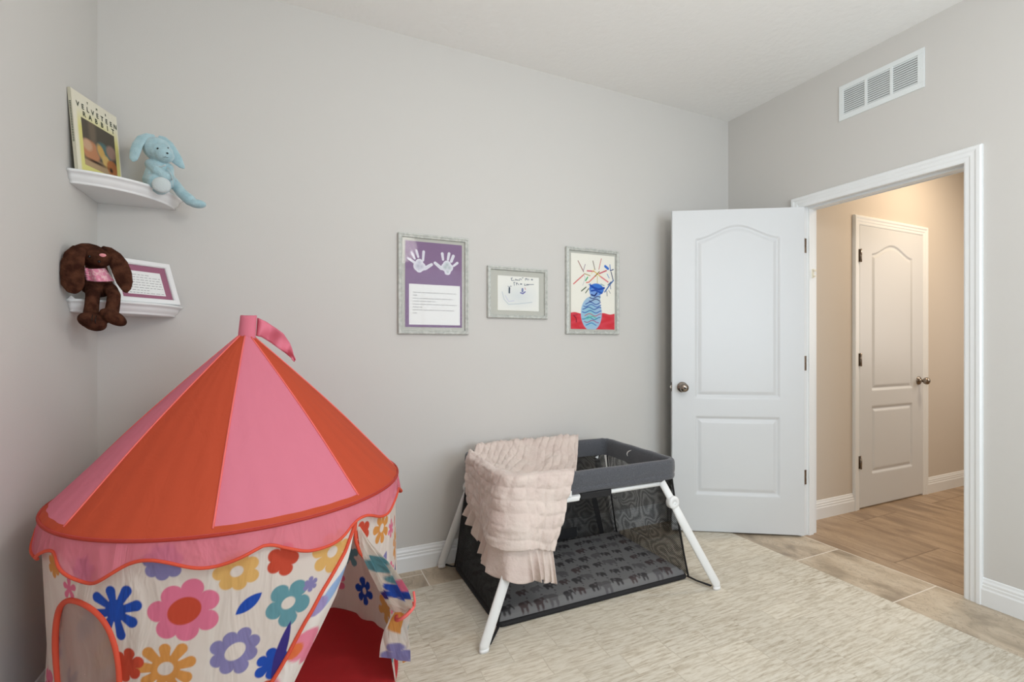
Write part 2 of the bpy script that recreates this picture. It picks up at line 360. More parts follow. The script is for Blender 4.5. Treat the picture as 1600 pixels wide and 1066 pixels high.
def d_flower(u, v, x, y, R, n, rot=0, petal=.36, core=.5):
    """n round petals round a core"""
    d = d_circ(u, v, x, y, R * core)
    for k in range(n):
        w = rot + 2 * PI * k / n; rr = R * (1 + .10 * math.sin(k * 2.3 + rot))
        d = np.minimum(d, d_cap(u, v, x + R*.25*math.cos(w), y + R*.25*math.sin(w), x + rr*(1-petal)*math.cos(w), y + rr*(1-petal)*math.sin(w), R*petal*.62, R*petal))
    return d
def d_leaf(u, v, x, y, L_, W, t):
    c, s = math.cos(t), math.sin(t); p = (u-x)*c + (v-y)*s; q = -(u-x)*s + (v-y)*c
    k = (L_*L_ - W*W) / (2*W); R = k + W
    return np.maximum(np.hypot(p, q - k) - R, np.hypot(p, q + k) - R)

def sheet(name, mtl, parent, o, U, V, w, h, step, fn, **kw):
    """flat printed sheet: o is its lower-left corner, U and V its unit axes"""
    nx, ny = max(2, int(w/step)+1), max(2, int(h/step)+1)
    u, v = np.meshgrid(np.linspace(0, w, nx), np.linspace(0, h, ny))
    o = np.array(o); P = o + u[..., None]*np.array(U) + v[..., None]*np.array(V)
    b = MB(); b.grid(P, smooth=False)
    col = fn(u, v); b.col = np.concatenate([col, np.ones(col.shape[:2]+(1,))], axis=2).reshape(-1, 4)
    return b.build(name, mtl, parent, fix=False, **kw)

def text_mesh(b, body, o, U, V, size, mi=0, spacing=1.0, N=None, lift=.0006, bold=0.0, center=False):
    cu = bpy.data.curves.new('t', 'FONT'); cu.body = body; cu.size = size; cu.space_character = spacing; cu.offset = bold
    if center: cu.align_x = 'CENTER'
    ob = bpy.data.objects.new('t', cu); C.objects.link(ob)
    dg = bpy.context.evaluated_depsgraph_get(); me = bpy.data.meshes.new_from_object(ob.evaluated_get(dg))
    U, V = Vector(U), Vector(V); N = U.cross(V).normalized() if N is None else Vector(N); o = Vector(o)
    b.add([o + U*v.co.x + V*v.co.y + N*lift for v in me.vertices], [tuple(p.vertices) for p in me.polygons], mi)
    C.objects.unlink(ob); bpy.data.objects.remove(ob); bpy.data.curves.remove(cu); bpy.data.meshes.remove(me)

# ------------------------------------------------------------------ the room
OY0, OY1, OZ = 1.158, 1.945, 2.040      # door opening in the wall at the side of the hall
def slab(name, lo, hi, m, **kw):
    return MB().box(lo, hi).build(name, m, kind='structure', **kw)
slab('floor', (XL-.1, YF-.1, -.05), (2.867, YB+.1, 0), M['tile'])
slab('floor_hall', (2.867, -.5, -.05), (HX1, HY+.1, 0), M['halltile'])
slab('ceiling', (XL-.1, YF-.1, ZC), (2.86, YB+.1, ZC+.1), M['ceil'])
slab('ceiling_hall', (2.86, -.5, ZC), (HX1, YB+.1, ZC+.1), M['ceil'])
slab('wall_left', (XL-.1, YF-.1, 0), (XL, YB, ZC), M['wall'])
slab('wall_back', (XL-.1, YB, 0), (XR, YB+.1, ZC), M['wall'])
b = MB()
b.box((XR, YF-.1, 0), (HX0, OY0-.015, ZC)); b.box((XR, OY1+.015, 0), (HX0, YB+.1, ZC)); b.box((XR, OY0-.015, OZ+.015), (HX0, OY1+.015, ZC))
b.build('wall_right', M['wall'], kind='structure')
# wall behind the camera with the window that lights the room
wx0, wx1, wz0, wz1 = .75, 2.35, .75, 2.2
b = MB(); b.box((XL, YF-.1, 0), (wx0, YF, ZC)); b.box((wx1, YF-.1, 0), (XR, YF, ZC)); b.box((wx0, YF-.1, 0), (wx1, YF, wz0)); b.box((wx0, YF-.1, wz1), (wx1, YF, ZC))
b.build('wall_front', M['wall'], kind='structure')
b = MB()
for lo, hi in (((wx0,YF-.09,wz0),(wx0+.05,YF-.02,wz1)),((wx1-.05,YF-.09,wz0),(wx1,YF-.02,wz1)),((wx0+.05,YF-.09,wz0),(wx1-.05,YF-.02,wz0+.05)),((wx0+.05,YF-.09,wz1-.05),(wx1-.05,YF-.02,wz1)),((1.53,YF-.08,wz0+.05),(1.57,YF-.03,wz1-.05))):
    b.box(lo, hi)
b.build('window_1', M['white'], kind='structure')
# hall shell
slab('wall_hall_back', (HX0, HY, 0), (HX1, HY+.1, ZC), M['hallwall'])
slab('wall_hall_end', (HX1, -.5, 0), (HX1+.1, HY+.1, ZC), M['hallwall'])
slab('wall_hall_front', (HX0, -.6, 0), (HX1, -.5, ZC), M['hallwall'])

BP = [(0,0),(.016,0),(.016,.072),(.0125,.080),(.0125,.090),(.010,.094),(.010,.104),(.006,.112),(.004,.121),(0,.124)]
def baseboard(name, p0, p1, nrm):
    p0, p1, nrm = Vector(p0), Vector(p1), Vector(nrm)
    MB().sweep(BP, lambda k, a, b_: (p0 if k == 0 else p1) + nrm*a + Vector((0, 0, b_)), [0, 1]).build(name, M['white'], kind='structure')
baseboard('baseboard_back', (XL, YB, 0), (XR, YB, 0), (0, -1, 0))
baseboard('baseboard_left', (XL, YF, 0), (XL, YB, 0), (1, 0, 0))
baseboard('baseboard_right', (XR, YF, 0), (XR, OY0-.062, 0), (-1, 0, 0))
baseboard('baseboard_right_inner', (XR, OY1+.068, 0), (XR, YB, 0), (-1, 0, 0))
baseboard('baseboard_hall', (HX0, HY, 0), (3.625, HY, 0), (0, -1, 0))
baseboard('baseboard_hall_far', (4.575, HY, 0), (HX1, HY, 0), (0, -1, 0))

CP = [(0,0),(0,.010),(.006,.013),(.020,.013),(.026,.016),(.040,.016),(.048,.020),(.060,.020),(.066,.014),(.066,0)]
def casing(name, P0, along, nrm, w, h, m, **kw):
    """P0: inner foot of the opening; along: unit vector across it"""
    P0, al, nr = Vector(P0), Vector(along), Vector(nrm)
    def fn(k, a, b_):
        x, z = [(-a, 0), (-a, h+a), (w+a, h+a), (w+a, 0)][k]
        return P0 + al*x + Vector((0, 0, z)) + nr*b_
    return MB().sweep(CP, fn, [0, 1, 2, 3]).build(name, m, **kw)
casing('trim_1', (XR, OY1, 0), (0, -1, 0), (-1, 0, 0), OY1-OY0, OZ-.006, M['white'], kind='structure')
casing('trim_2', (HX0, OY1, 0), (0, -1, 0), (1, 0, 0), OY1-OY0, OZ-.006, M['white'], kind='structure')
# jamb with stop
b = MB()
b.box((XR-.001, OY1, 0), (HX0+.001, OY1+.015, OZ)); b.box((XR-.001, OY0-.015, 0), (HX0+.001, OY0, OZ)); b.box((XR-.001, OY0-.015, OZ), (HX0+.001, OY1+.015, OZ+.015))
b.box((2.905, OY1-.012, 0), (2.945, OY1, OZ)); b.box((2.905, OY0, 0), (2.945, OY0+.012, OZ)); b.box((2.905, OY0+.012, OZ-.012), (2.945, OY1-.012, OZ))
b.build('trim_3', M['white'], kind='structure')

# ------------------------------------------------------------------ moulded doors
def door_leaf(name, H0, U, N, w, h, z0, m, parent, th=.035):
    """H0: foot of the hinge edge on the moulded face, U along the leaf, N out of that face; outline of the two pressed panels as relief"""
    U, N, H0 = np.array(U, float), np.array(N, float), np.array(H0, float)
    xs = np.linspace(0, w, int(w/.0042)+1); zs = np.linspace(0, h, int(h/.006)+1)
    x, z = np.meshgrid(xs, zs)
    sx = w / .787
    def prof(e):
        e = np.clip(e, 0, 1)
        return np.interp(e, [0, .004, .013, .018, .036, .040], [0, -.0035, -.0095, -.0095, -.0025, -.002])
    def rect(x0, x1, za, top):
        return np.minimum(np.minimum(x - x0, x1 - x), np.minimum(z - za, top - z))
    x0, x1 = .141*sx, .646*sx
    t = np.clip((x - x0) / (x1 - x0), 0, 1)
    arch = 1.842 + .074 * np.sin(PI * t) ** 2.0 + .006*np.sin(PI*t)
    e1 = rect(x0, x1, .840, arch); e2 = rect(x0, x1, .232, .722)
    d = prof(e1) + prof(e2)
    P = H0 + x[..., None]*U + (z[..., None]+z0)*np.array([0, 0, 1.]) + d[..., None]*N
    b = MB(); b.grid(P, smooth=True)
    B = lambda xx, zz: H0 + U*xx + np.array([0, 0, zz+z0]) - N*th
    F = lambda xx, zz: H0 + U*xx + np.array([0, 0, zz+z0])
    q = [F(0,0), F(w,0), F(w,h), F(0,h), B(0,0), B(w,0), B(w,h), B(0,h)]
    b.add(q, [(0,1,5,4), (1,2,6,5), (2,3,7,6), (3,0,4,7), (4,5,6,7)])
    return b.build(name, m, parent)
def knob(parent, p, n, m, rose=.033):
    n = Vector(n).normalized(); p = Vector(p)
    prof = [(.0, 0), (rose, 0), (rose, .004), (rose*.85, .009), (.013, .011), (.011, .028), (.014, .034), (.024, .040), (.0275, .050), (.0265, .060), (.020, .068), (.008, .0715), (0, .072)]
    b = MB(); b.lathe(prof, p, n, 28); b.lathe([(0, 0), (.006, 0), (.006, .0015), (0, .0015)], p + n*.0715, n, 12, 1)
    return b.build('knob', [m, M['black']], parent)

hp = Vector((2.847, 1.926, 0)); fp = Vector((2.171, 2.333, 0)); U1 = (fp-hp).normalized(); N1 = Vector((U1.y, -U1.x, 0))
if N1.y > 0: N1 = -N1
d1 = empty('door_1', hp); tag(d1, kind='structure')
door_leaf('leaf', hp, U1, N1, .787, 2.02, .012, M['doorw'], d1)
k = knob(d1, hp + U1*.726 + Vector((0,0,.917)), N1, M['nickel']); tag(k, 'satin nickel door knob')
k = knob(d1, hp + U1*.726 - N1*.035 + Vector((0,0,.917)), -N1, M['nickel']); tag(k, 'satin nickel door knob')
b = MB(); c0 = hp + U1*.787 - N1*.0175 + Vector((0,0,.917))
Mx = Matrix.Translation(c0) @ Matrix((U1, N1, Vector((0,0,1)))).transposed().to_4x4()
b.box((0,-.011,-.028), (.0015,.011,.028), M=Mx); b.box((.0015,-.007,-.008), (.011,.007,.008), M=Mx)
b.build('latch', M['nickel'], d1)
for z in (.362, 1.07, 1.80):
    b = MB(); Mh = Matrix.Translation(hp + Vector((0,0,z))) @ Matrix((U1, N1, Vector((0,0,1)))).transposed().to_4x4()
    b.box((-.0022,-.032,-.045), (0,-.003,.045), M=Mh)
    b.tube([hp - N1*.037 - U1*.006 + Vector((0,0,z-.045)), hp - N1*.037 - U1*.006 + Vector((0,0,z+.045))], .0055)
    b.box((2.862, OY1-.0022, z-.045), (2.892, OY1, z+.045))
    for q in (-.03, 0, .03): b.lathe([(0,0),(.004,0),(.004,.001),(0,.001)], (2.885, OY1-.0022, z+q), (0,-1,0), 10)
    b.build('hinge', M['nickel'], d1)
# strike plate, hook and catch on the door frame
b = MB(); b.box((2.875, OY0, .87), (2.90, OY0+.002, .95)); b.box((2.862, OY0, .895), (2.875, OY0+.006, .925))
b.build('strike_plate', M['nickel'], base=(2.875, OY0, .87), label='small nickel strike plate let into the bedroom door frame opposite the hinges', cat='strike plate')
b = MB(); b.box((2.925, OY1-.022, 1.60), (2.935, OY1-.012, 1.655)); b.lathe([(0,0),(.007,0),(.007,.012),(0,.012)], (2.93, OY1-.022, 1.645), (0,-1,0), 12); b.lathe([(0,0),(.006,0),(.006,.010),(0,.010)], (2.93, OY1-.022, 1.610), (0,-1,0), 12)
b.build('door_catch', M['pages'], base=(2.93, OY1-.02, 1.60), label='small cream plastic catch screwed to the bedroom door frame above the middle hinge', cat='catch')

d2 = empty('door_2', (3.692, HY, 0)); tag(d2, kind='structure')
door_leaf('leaf', (3.692, HY-.012, 0), (1,0,0), (0,-1,0), .818, 2.035, .012, M['doorw'], d2, th=.012)
k = knob(d2, (4.448, HY-.012, .905), (0,-1,0), M['nickel']); tag(k, 'satin nickel door knob')
for z in (.34, 1.078, 1.826):
    b = MB(); b.box((3.675, HY-.0165, z-.045), (3.700, HY-.012, z+.045)); b.tube([(3.690, HY-.021, z-.047), (3.690, HY-.021, z+.047)], .0065)
    b.build('hinge', M['nickel'], d2)
casing('trim_4', (3.692, HY, 0), (1, 0, 0), (0, -1, 0), .818, 2.050, M['white'], kind='structure')

# hall ceiling lamp
lf = empty('ceiling_light', (4.25, 1.40, ZC), 'round flush hall ceiling light with a frosted lens', 'ceiling light')
MB().lathe([(0, 0), (.11, 0), (.11, .02), (.095, .026), (0, .026)], (4.25, 1.40, ZC), (0, 0, -1)).build('base', M['white'], lf)
# unseen pendant, added to go with the room's fill light
lf = empty('ceiling_light', (.95, .20, ZC), 'short white pendant added out of view for the bedroom fill light', 'ceiling light')
MB().lathe([(0, 0), (.07, 0), (.07, .02), (.012, .03), (.012, .38), (.03, .40), (0, .405)], (.95, .20, ZC), (0, 0, -1)).build('base', M['white'], lf)

# ------------------------------------------------------------------ return-air vent
vy0, vy1, vz0, vz1 = 1.314, 1.724, 2.470, 2.668
vt = empty('air_vent', (XR, 1.52, 2.47), 'white louvred return-air vent in three sections high on the wall above the doorway', 'vent')
X0 = XR - .006
b = MB(); fw_ = .026
def vbox(y0, y1, z0, z1, x0=X0): b.box((x0, y0, z0), (XR, y1, z1))
vbox(vy0, vy1, vz0, vz0+fw_+.004); vbox(vy0, vy1, vz1-fw_, vz1); vbox(vy0, vy0+fw_+.003, vz0+fw_+.004, vz1-fw_); vbox(vy1-fw_, vy1, vz0+fw_+.004, vz1-fw_)
sec = (vy1 - vy0 - 2*fw_ - .003 - 2*.014) / 3
ys = [vy0 + fw_ + .003 + i*(sec+.014) for i in range(3)]
for i in (0, 1): vbox(ys[i]+sec, ys[i]+sec+.014, vz0+fw_+.004, vz1-fw_)
for (yy, zz) in ((vy0+.012, 2.569), (vy1-.012, 2.569)): b.lathe([(0,0),(.004,0),(.003,.002),(0,.002)], (X0, yy, zz), (-1,0,0), 10)
b.build('frame', M['ventw'], vt, bevel=.001)
MB().box((XR-.0012, vy0+.02, vz0+.02), (XR-.0004, vy1-.02, vz1-.02)).build('backing', M['tileedge'], vt)
for y in ys:
    b = MB(); n = 12; zz0, zz1 = vz0+fw_+.004, vz1-fw_
    for i in range(n):
        z = zz0 + (i+.5)*(zz1-zz0)/n
        b.add([(X0, y, z-.0055), (X0, y+sec, z-.0055), (XR-.0012, y+sec, z+.0045), (XR-.0012, y, z+.0045), (X0, y, z-.0045), (X0, y+sec, z-.0045), (XR-.0012, y+sec, z+.0055), (XR-.0012, y, z+.0055)],
              [(0,1,2,3), (7,6,5,4), (0,4,5,1), (1,5,6,2), (2,6,7,3), (3,7,4,0)])
    b.build('louver', M['ventw'], vt)

# ------------------------------------------------------------------ rug
b = MB(); b.box((-.35, -1.0, 0.0), (2.489, 2.290, .006)); b.build('rug', M['rug'], bevel=.003, base=(0, 0, 0), label='large beige patchwork hide rug covering the tiled floor', cat='rug')

# ------------------------------------------------------------------ play tent
TC = np.array([-.155, 1.86]); TR = .503
def cyl(x, y, R=TR):
    d = ray(x, y); a = d.x*d.x + d.y*d.y; B = -2*(d.x*TC[0] + d.y*TC[1]); c_ = TC @ TC - R*R
    t = (-B - math.sqrt(max(0, B*B - 4*a*c_))) / (2*a)
    return (math.degrees(math.atan2(d.y*t - TC[1], d.x*t - TC[0])), d.z*t + CAMH)
def fold(az, z):
    """radius of the hanging cloth wall"""
    a = np.radians(az)
    low = np.clip((.66 - z) / .6, 0, 1)
    r = .4985 + low * (.006*np.sin(9*a + 3*z*4) + .004*np.sin(17*a + 1.3 - 9*z) + .003*np.sin(31*a + 14*z))
    r = r - .030 * low * np.exp(-((np.mod(az + 148 + 180, 360) - 180) / 22) ** 2)
    return r
def wallpt(az, z, off=0.0):
    a = np.radians(az); r = fold(az, z) + off
    return np.stack([TC[0] + r*np.cos(a), TC[1] + r*np.sin(a), z + 0*a], axis=-1)

BLUE, PINK, RED, ORG, LAV, TEAL, NAVY, CRM, YEL, LBL = (34,82,186), (230,124,156), (204,78,54), (222,156,82), (138,134,184), (104,158,170), (60,50,134), (230,222,213), (228,184,110), (130,172,216)
def tent_paint(az, z):
    u = np.radians(az) * .5; v = z; aa = .0022
    col = np.ones(u.shape + (3,)) * np.array(lin(*CRM)[:3])
    def U(a): return math.radians(a) * .5
    def put(d, rgb):
        nonlocal col; col = over(col, mk(d, aa), rgb)
    def fl(a, z0, R, n, rgb, hole=None, rot=0., petal=.36, core=.5, hr=.22, su=1.0):
        # the print also wraps, so every flower is tested a full turn away as well
        for sh in ((0, PI, -PI) if abs(a) > 155 else (0,)):
            put(d_flower(u, v, U(a) + sh, z0, R, n, rot, petal, core), rgb)
            if hole: put(d_ell(u, v, U(a) + sh, z0, R*hr*1.15, R*hr, .4), hole)
    # seen front
    fl(-118.3, .549, .066, 8, BLUE, None, .25, .20, .42)
    fl(-100.3, .541, .076, 7, PINK, RED, .35, .33, .62, .42)
    fl(-104.9, .408, .066, 9, ORG, CRM, .2, .20, .50, .24)
    for sh in (0,): put(d_leaf(u, v, U(-84.5), .531, .036, .0145, .62), BLUE)
    fl(-87.9, .420, .056, 8, LAV, CRM, .3, .30, .62, .36)
    fl(-74.0, .505, .058, 5, TEAL, CRM, .9, .40, .45, .26)
    fl(-75.5, .622, .042, 5, RED, None, 1.2, .42, .50)
    fl(-87.5, .618, .050, 7, YEL, CRM, .4, .34, .60, .26)
    fl(-60.0, .600, .060, 7, YEL, CRM, .1, .30, .55, .24)
    fl(-105.6, .662, .045, 7, LAV, None, .2, .36, .60)
    fl(-78.6, .360, .040, 6, BLUE, None, .5, .34, .50)
    put(d_leaf(u, v, U(-76.0), .385, .075, .013, 1.25), NAVY)
    fl(-115.0, .42, .042, 6, RED, None, .3, .34, .55)
    fl(-135.0, .585, .028, 5, PINK, None, .3, .30, .35); fl(-128.5, .640, .036, 6, LAV, None, .2, .34, .55)
    fl(-143.0, .630, .034, 6, ORG, None, .5, .34, .55)
    fl(-67.5, .535, .020, 6, LAV, None, .4, .34, .5)
    fl(-66.5, .395, .040, 7, PINK, RED, .4, .34, .55, .4)
    # right of the door
    fl(-47.2, .618, .034, 5, RED, None, .6, .42, .5); fl(-35.2, .592, .052, 7, ORG, CRM, .3, .26, .42, .24)
    fl(-26.0, .560, .030, 6, PINK, None, .3, .26, .45); put(d_ell(u, v, U(-18), .560, .012, .02), RED)
    fl(-19.0, .665, .034, 6, LAV, CRM, .2, .30, .5, .3); put(d_leaf(u, v, U(-34.5), .468, .046, .020, .9), LAV)
    put(d_leaf(u, v, U(-39.0), .462, .034, .014, 2.3), LAV)
    fl(-17.0, .475, .056, 8, ORG, CRM, .3, .24, .5, .3); fl(-27.5, .40, .050, 6, PINK, RED, .3, .34, .5, .3)
    put(d_leaf(u, v, U(-19.5), .375, .05, .016, 1.2), NAVY); fl(-45.5, .535, .030, 6, TEAL, None, .1, .3, .5)
    # far side and lower edge: the same motifs repeated
    rnd = random.Random(5); pal = [BLUE, PINK, ORG, LAV, TEAL, RED, YEL]
    k = 0
    for zi, z0 in enumerate((.26, .12)):
        for j in range(18):
            a = -178 + j*20 + (10 if zi else 0); c_ = pal[k % 7]; k += 1
            fl(a, z0 + rnd.uniform(-.015, .015), .056, 5 + k % 4, c_, CRM if k % 2 else RED if c_ == PINK else None, rnd.random()*2, .3, .5)
    for zi, z0 in enumerate((.40, .54, .66)):
        for j in range(10):
            a = 0 + j*18.5 + (9 if zi % 2 else 0)
            if a > 178: continue
            c_ = pal[(k*3) % 7]; k += 1
            if k % 5 == 0: put(d_leaf(u, v, U(a), z0, .045, .015, .8), NAVY)
            else: fl(a, z0, .054, 5 + k % 4, c_, RED if c_ == PINK else CRM, rnd.random()*2, .3, .5, .3)
    return col
def with_alpha(c_): return np.concatenate([c_, np.ones(c_.shape[:-1] + (1,))], axis=-1).reshape(-1, 4)

tent = empty('play_tent', (TC[0], TC[1], .006), 'round pink and orange circus play tent with flower printed walls, standing in the room corner', 'play tent')
# floor of the tent
b = MB(); b.lathe([(0, .007), (.499, .007), (.505, .009), (.506, .014), (.500, .017), (.493, .013), (0, .012)], (TC[0], TC[1], 0), (0,0,1), 96)
b.build('ground_sheet', M['tentfloor'], tent)
# door edges in (azimuth, z), read off the two trims
Tpx = [(557.8,813),(541,862),(516.5,905),(501,929.6),(476.8,972),(452,1021),(431,1058)]
Epx = [(557.8,813),(551,840),(544,874.5),(525.7,929.6),(510,963),(486,1012),(461,1064)]
Rpx = [(555.5,828),(557,846),(563,863),(574.6,877.6),(590,888),(600,902),(609,925),(614,945)]
Tz = sorted([(z, a) for a, z in map(lambda p: cyl(*p), Tpx)] + [(.16, -91.5), (.02, -99.0)])
Rz = sorted([(z, a) for a, z in map(lambda p: cyl(*p), Rpx)] + [(.20, -26.0), (.02, -22.0), (.672, -50.6)])
Ez = sorted([(z, a) for a, z in map(lambda p: cyl(*p, .497), Epx)] + [(.16, -80.0), (.02, -86.0)])
azL = lambda z: np.interp(z, [p[0] for p in Tz], [p[1] for p in Tz])
azR = lambda z: np.interp(z, [p[0] for p in Rz], [p[1] for p in Rz])
azE = lambda z: np.interp(z, [p[0] for p in Ez], [p[1] for p in Ez])
zl = np.concatenate([np.linspace(.012, .25, 56), np.linspace(.25, .722, 216)[1:]])
tl = np.concatenate([np.linspace(0, .36, 760), np.linspace(.36, .84, 460)[1:], np.linspace(.84, 1, 330)[1:]])
NZ, NT = len(zl), len(tl)
zz = zl[:, None] * np.ones((1, NT)); tt = tl[None, :] * np.ones((NZ, 1))
L_, R_ = np.where(zz > .672, -50.6, azL(zz)), np.where(zz > .672, -50.6, azR(zz))
az = L_ - tt * (360 - (R_ - L_))
P = wallpt(az, zz); col = tent_paint(np.mod(az + 180, 360) - 180, zz)
WA, WZ, WRA, WRZ = -131.3, .372, 14.0, .188
b = MB(); b.grid(P, smooth=True)
ca, cz = az.reshape(-1), zz.reshape(-1)
keep = [i for i, f in enumerate(b.f) if ((ca[f[0]] - WA)/WRA)**2 + abs((cz[f[0]] - WZ)/WRZ)**2.4 > 1]
b.f = [b.f[i] for i in keep]; b.m = [b.m[i] for i in keep]; b.s = [b.s[i] for i in keep]
b.col = with_alpha(col); b.build('wall', M['tent_print'], tent, fix=False, label='cream tent wall printed with bright flowers')
# mesh window with its orange binding
th = np.linspace(0, 2*PI, 61)[:-1]
def wp(t, k=1.0, off=0.0):
    a = WA + WRA*k*math.copysign(abs(math.cos(t))**.9, math.cos(t)); z = WZ + WRZ*k*math.copysign(abs(math.sin(t))**.83, math.sin(t))
    return wallpt(np.array(a), np.array(z), off)
MB().tube([wp(t, 1.0, .001) for t in th], .0068, 8, closed=True).build('window_binding', M['tape'], tent, label='orange red binding round the mesh window')
b = MB(); Pw = np.array([[wp(t, k, -.004 - .008*(1-k*k) + .004*math.sin(3.5*k*math.cos(t) + 9*k*math.sin(t)*.3)*k) for t in th] for k in np.linspace(.003, 1, 12)]); b.grid(Pw, wrap=True)
b.build('mesh_window', M['sheer'], tent, fix=False, label='sheer mesh window')
# left door flap, turned back so that its pale inside shows
NR, NC = 150, 30
zf = np.linspace(.02, .668, NR)[:, None]*np.ones((1, NC)); q = np.linspace(0, 1, NC)[None, :]*np.ones((NR, 1))
af = azL(zf)*(1-q) + azE(zf)*q; rr = fold(azL(zf), zf)*(1-q) + (.4965)*q + .012*np.sin(PI*q)*np.clip((.668-zf)/.1, 0, 1)
Pf = np.stack([TC[0] + rr*np.cos(np.radians(af)), TC[1] + rr*np.sin(np.radians(af)), zf], axis=-1)
wid = np.radians(azE(zf) - azL(zf))*.5*q
cf = np.ones(zf.shape + (3,))*np.array(lin(240, 236, 230)[:3])
for d, c_ in ((d_ell(wid, zf, .035, .515, .018, .06, -.25), (150,180,222)), (d_circ(wid, zf, .010, .47, .022), (160,150,200)), (d_circ(wid, zf, .03, .385, .035), (238,140,165)), (d_circ(wid, zf, .012, .375, .018), (232,120,70)),
              (d_circ(wid, zf, .06, .355, .02), (238,140,165)), (d_ell(wid, zf, .02, .27, .02, .05, .3), (238,140,165)), (d_circ(wid, zf, .06, .2, .04), (150,180,222))):
    cf = over(cf, mk(d, .004), c_)
b = MB(); b.grid(Pf); b.col = with_alpha(cf); b.build('door_flap', M['tent_print'], tent, fix=False, label='turned back door flap showing the pale inside of the print')
MB().tube([wallpt(np.array(azL(z)), np.array(z), .002) for z in np.linspace(.02, .668, 70)], .0052, 8).build('door_binding', M['tape'], tent)
MB().tube([wallpt(np.array(azR(z)), np.array(z), .002) for z in np.linspace(.30, .668, 50)], .0052, 8).build('door_binding', M['tape'], tent)
# right door flap gathered by a pink tie and hanging free below it
spx = [(556,822,2),(562,845,8),(570,868,15),(581,892,20),(594,920,22),(605,943,17),(613,957,12),(613,970,14),(613,990,16),(613,1012,18),(613,1032,18)]
def flap_row(t):
    i = t*(len(spx)-1); k = min(int(i), len(spx)-2); f = i - k; f2 = f
    return [spx[k][m]*(1-f2) + spx[k+1][m]*f2 for m in range(3)]
NR, NC = 110, 64; Pg = np.zeros((NR, NC, 3)); ug = np.zeros((NR, NC)); vg = np.zeros((NR, NC))
for i in range(NR):
    t = i/(NR-1); cx, cy, hw = flap_row(t); a0, z0 = cyl(cx, cy, TR); a0 = math.radians(a0)
    r0 = .513 + .022*math.sin(PI*min(1, t*1.25)); ctr = Vector((TC[0] + r0*math.cos(a0), TC[1] + r0*math.sin(a0), z0))
    px = FPX / (ctr.x*math.sin(YAW) + ctr.y*math.cos(YAW)); w = hw/px
    e1 = Vector((math.cos(YAW), -math.sin(YAW), -.25*(t if t > .6 else 0))); e2 = Vector((math.cos(a0), math.sin(a0), 0))
    for j in range(NC):
        s_ = -1 + 2*j/(NC-1); dep = (.014*math.sin(s_*7 + 5*t) + .006*math.sin(s_*15+2)) * min(1, hw/16)**2 + .020*(1-s_*s_)*min(1, hw/18)
        Pg[i, j] = ctr + e1*(s_*w) + e2*dep; ug[i, j] = s_*w*1.6; vg[i, j] = z0
cg = np.ones((NR, NC, 3))*np.array(lin(*CRM)[:3])
for d, c_ in ((d_ell(ug, vg, -.010, .520, .055, .032, .3), TEAL), (d_ell(ug, vg, .012, .462, .030, .022, .5), TEAL), (d_flower(ug, vg, .012, .400, .056, 6, .4), BLUE), (d_ell(ug, vg, -.055, .385, .03, .018, 1), NAVY),
              (d_ell(ug, vg, .052, .430, .02, .034, -.5), PINK), (d_ell(ug, vg, -.02, .345, .016, .028, .5), CRM), (d_ell(ug, vg, -.018, .235, .022, .040, 0), ORG), (d_ell(ug, vg, .05, .215, .018, .03, 0), TEAL),
              (d_flower(ug, vg, -.01, .125, .050, 6, .2), LAV), (d_flower(ug, vg, .06, .10, .034, 6, .2), ORG)):
    cg = over(cg, mk(d, .004), c_)
b = MB(); b.grid(Pg); b.col = with_alpha(cg); b.build('door_flap', M['tent_print'], tent, fix=False, label='gathered door flap held back by the pink tie')
ti = int(.6*(NR-1)); ring = []
for w in np.linspace(0, 2*PI, 25)[:-1]:
    c0 = Vector(Pg[ti, NC//2]); e1 = Vector((math.cos(YAW), -math.sin(YAW), 0)); e2 = Vector((-math.sin(YAW)*.9, -math.cos(YAW), 0)).normalized()
    ring.append(c0 + e1*(.030*math.cos(w)+.002) + e2*(.036*math.sin(w) + .004) + Vector((0, 0, .020*math.cos(w) + .004)))
b = MB(); b.tube(ring, .006, 8, closed=True); b.tube([ring[1], ring[1] + Vector((.006, 0, .018)), ring[1] + Vector((.003, .006, .05))], .004, 8)
b.build('tie', M['piping'], tent, label='pink tie round the gathered flap')
# valance with a scalloped bound edge
NA = 720; lows = [(-125.5,.615),(-93.5,.643),(-64.5,.624),(-35,.634),(-5,.63),(25,.63),(55,.63),(85,.63),(115,.63),(145,.63),(175,.63),(-155,.625)]
def edge_z(a):
    best = min(lows, key=lambda p: abs((a - p[0] + 180) % 360 - 180)); d = ((a - best[0] + 180) % 360 - 180)
    nb = [p for p in lows if ((p[0] - best[0] + 180) % 360 - 180) * (1 if d > 0 else -1) > 1]; 
    pk = .673 + .006*math.sin(best[0]); return best[1] + (pk - best[1]) * (math.sin(min(1, abs(d)/15.5)*PI/2)**2)
aa_ = np.linspace(-180, 180, NA+1)[:-1]; ez = np.array([edge_z(a) for a in aa_])
ez = (ez + np.roll(ez, 2) + np.roll(ez, -2) + np.roll(ez, 4) + np.roll(ez, -4))/5
def valpt(a, t, z1):
    r = .5035 + .010*t + t*(.0035*math.sin(math.radians(a)*12*2+.6) + .003*math.sin(math.radians(a)*29)); w = math.radians(a)
    return (TC[0] + r*math.cos(w), TC[1] + r*math.sin(w), .722*(1-t) + z1*t)
Pv = np.array([[valpt(a, t, z1) for a, z1 in zip(aa_, ez)] for t in np.linspace(0, 1, 14)])
b = MB(); b.grid(Pv, wrap=True); val = b.build('valance', M['valance'], tent, fix=False, label='sheer pink scalloped valance')
MB().tube([Vector(valpt(a, 1.0, z1)) for a, z1 in zip(aa_[::2], ez[::2])], .0042, 8, closed=True).build('edging', M['tape'], val, label='orange edging along the scallops')
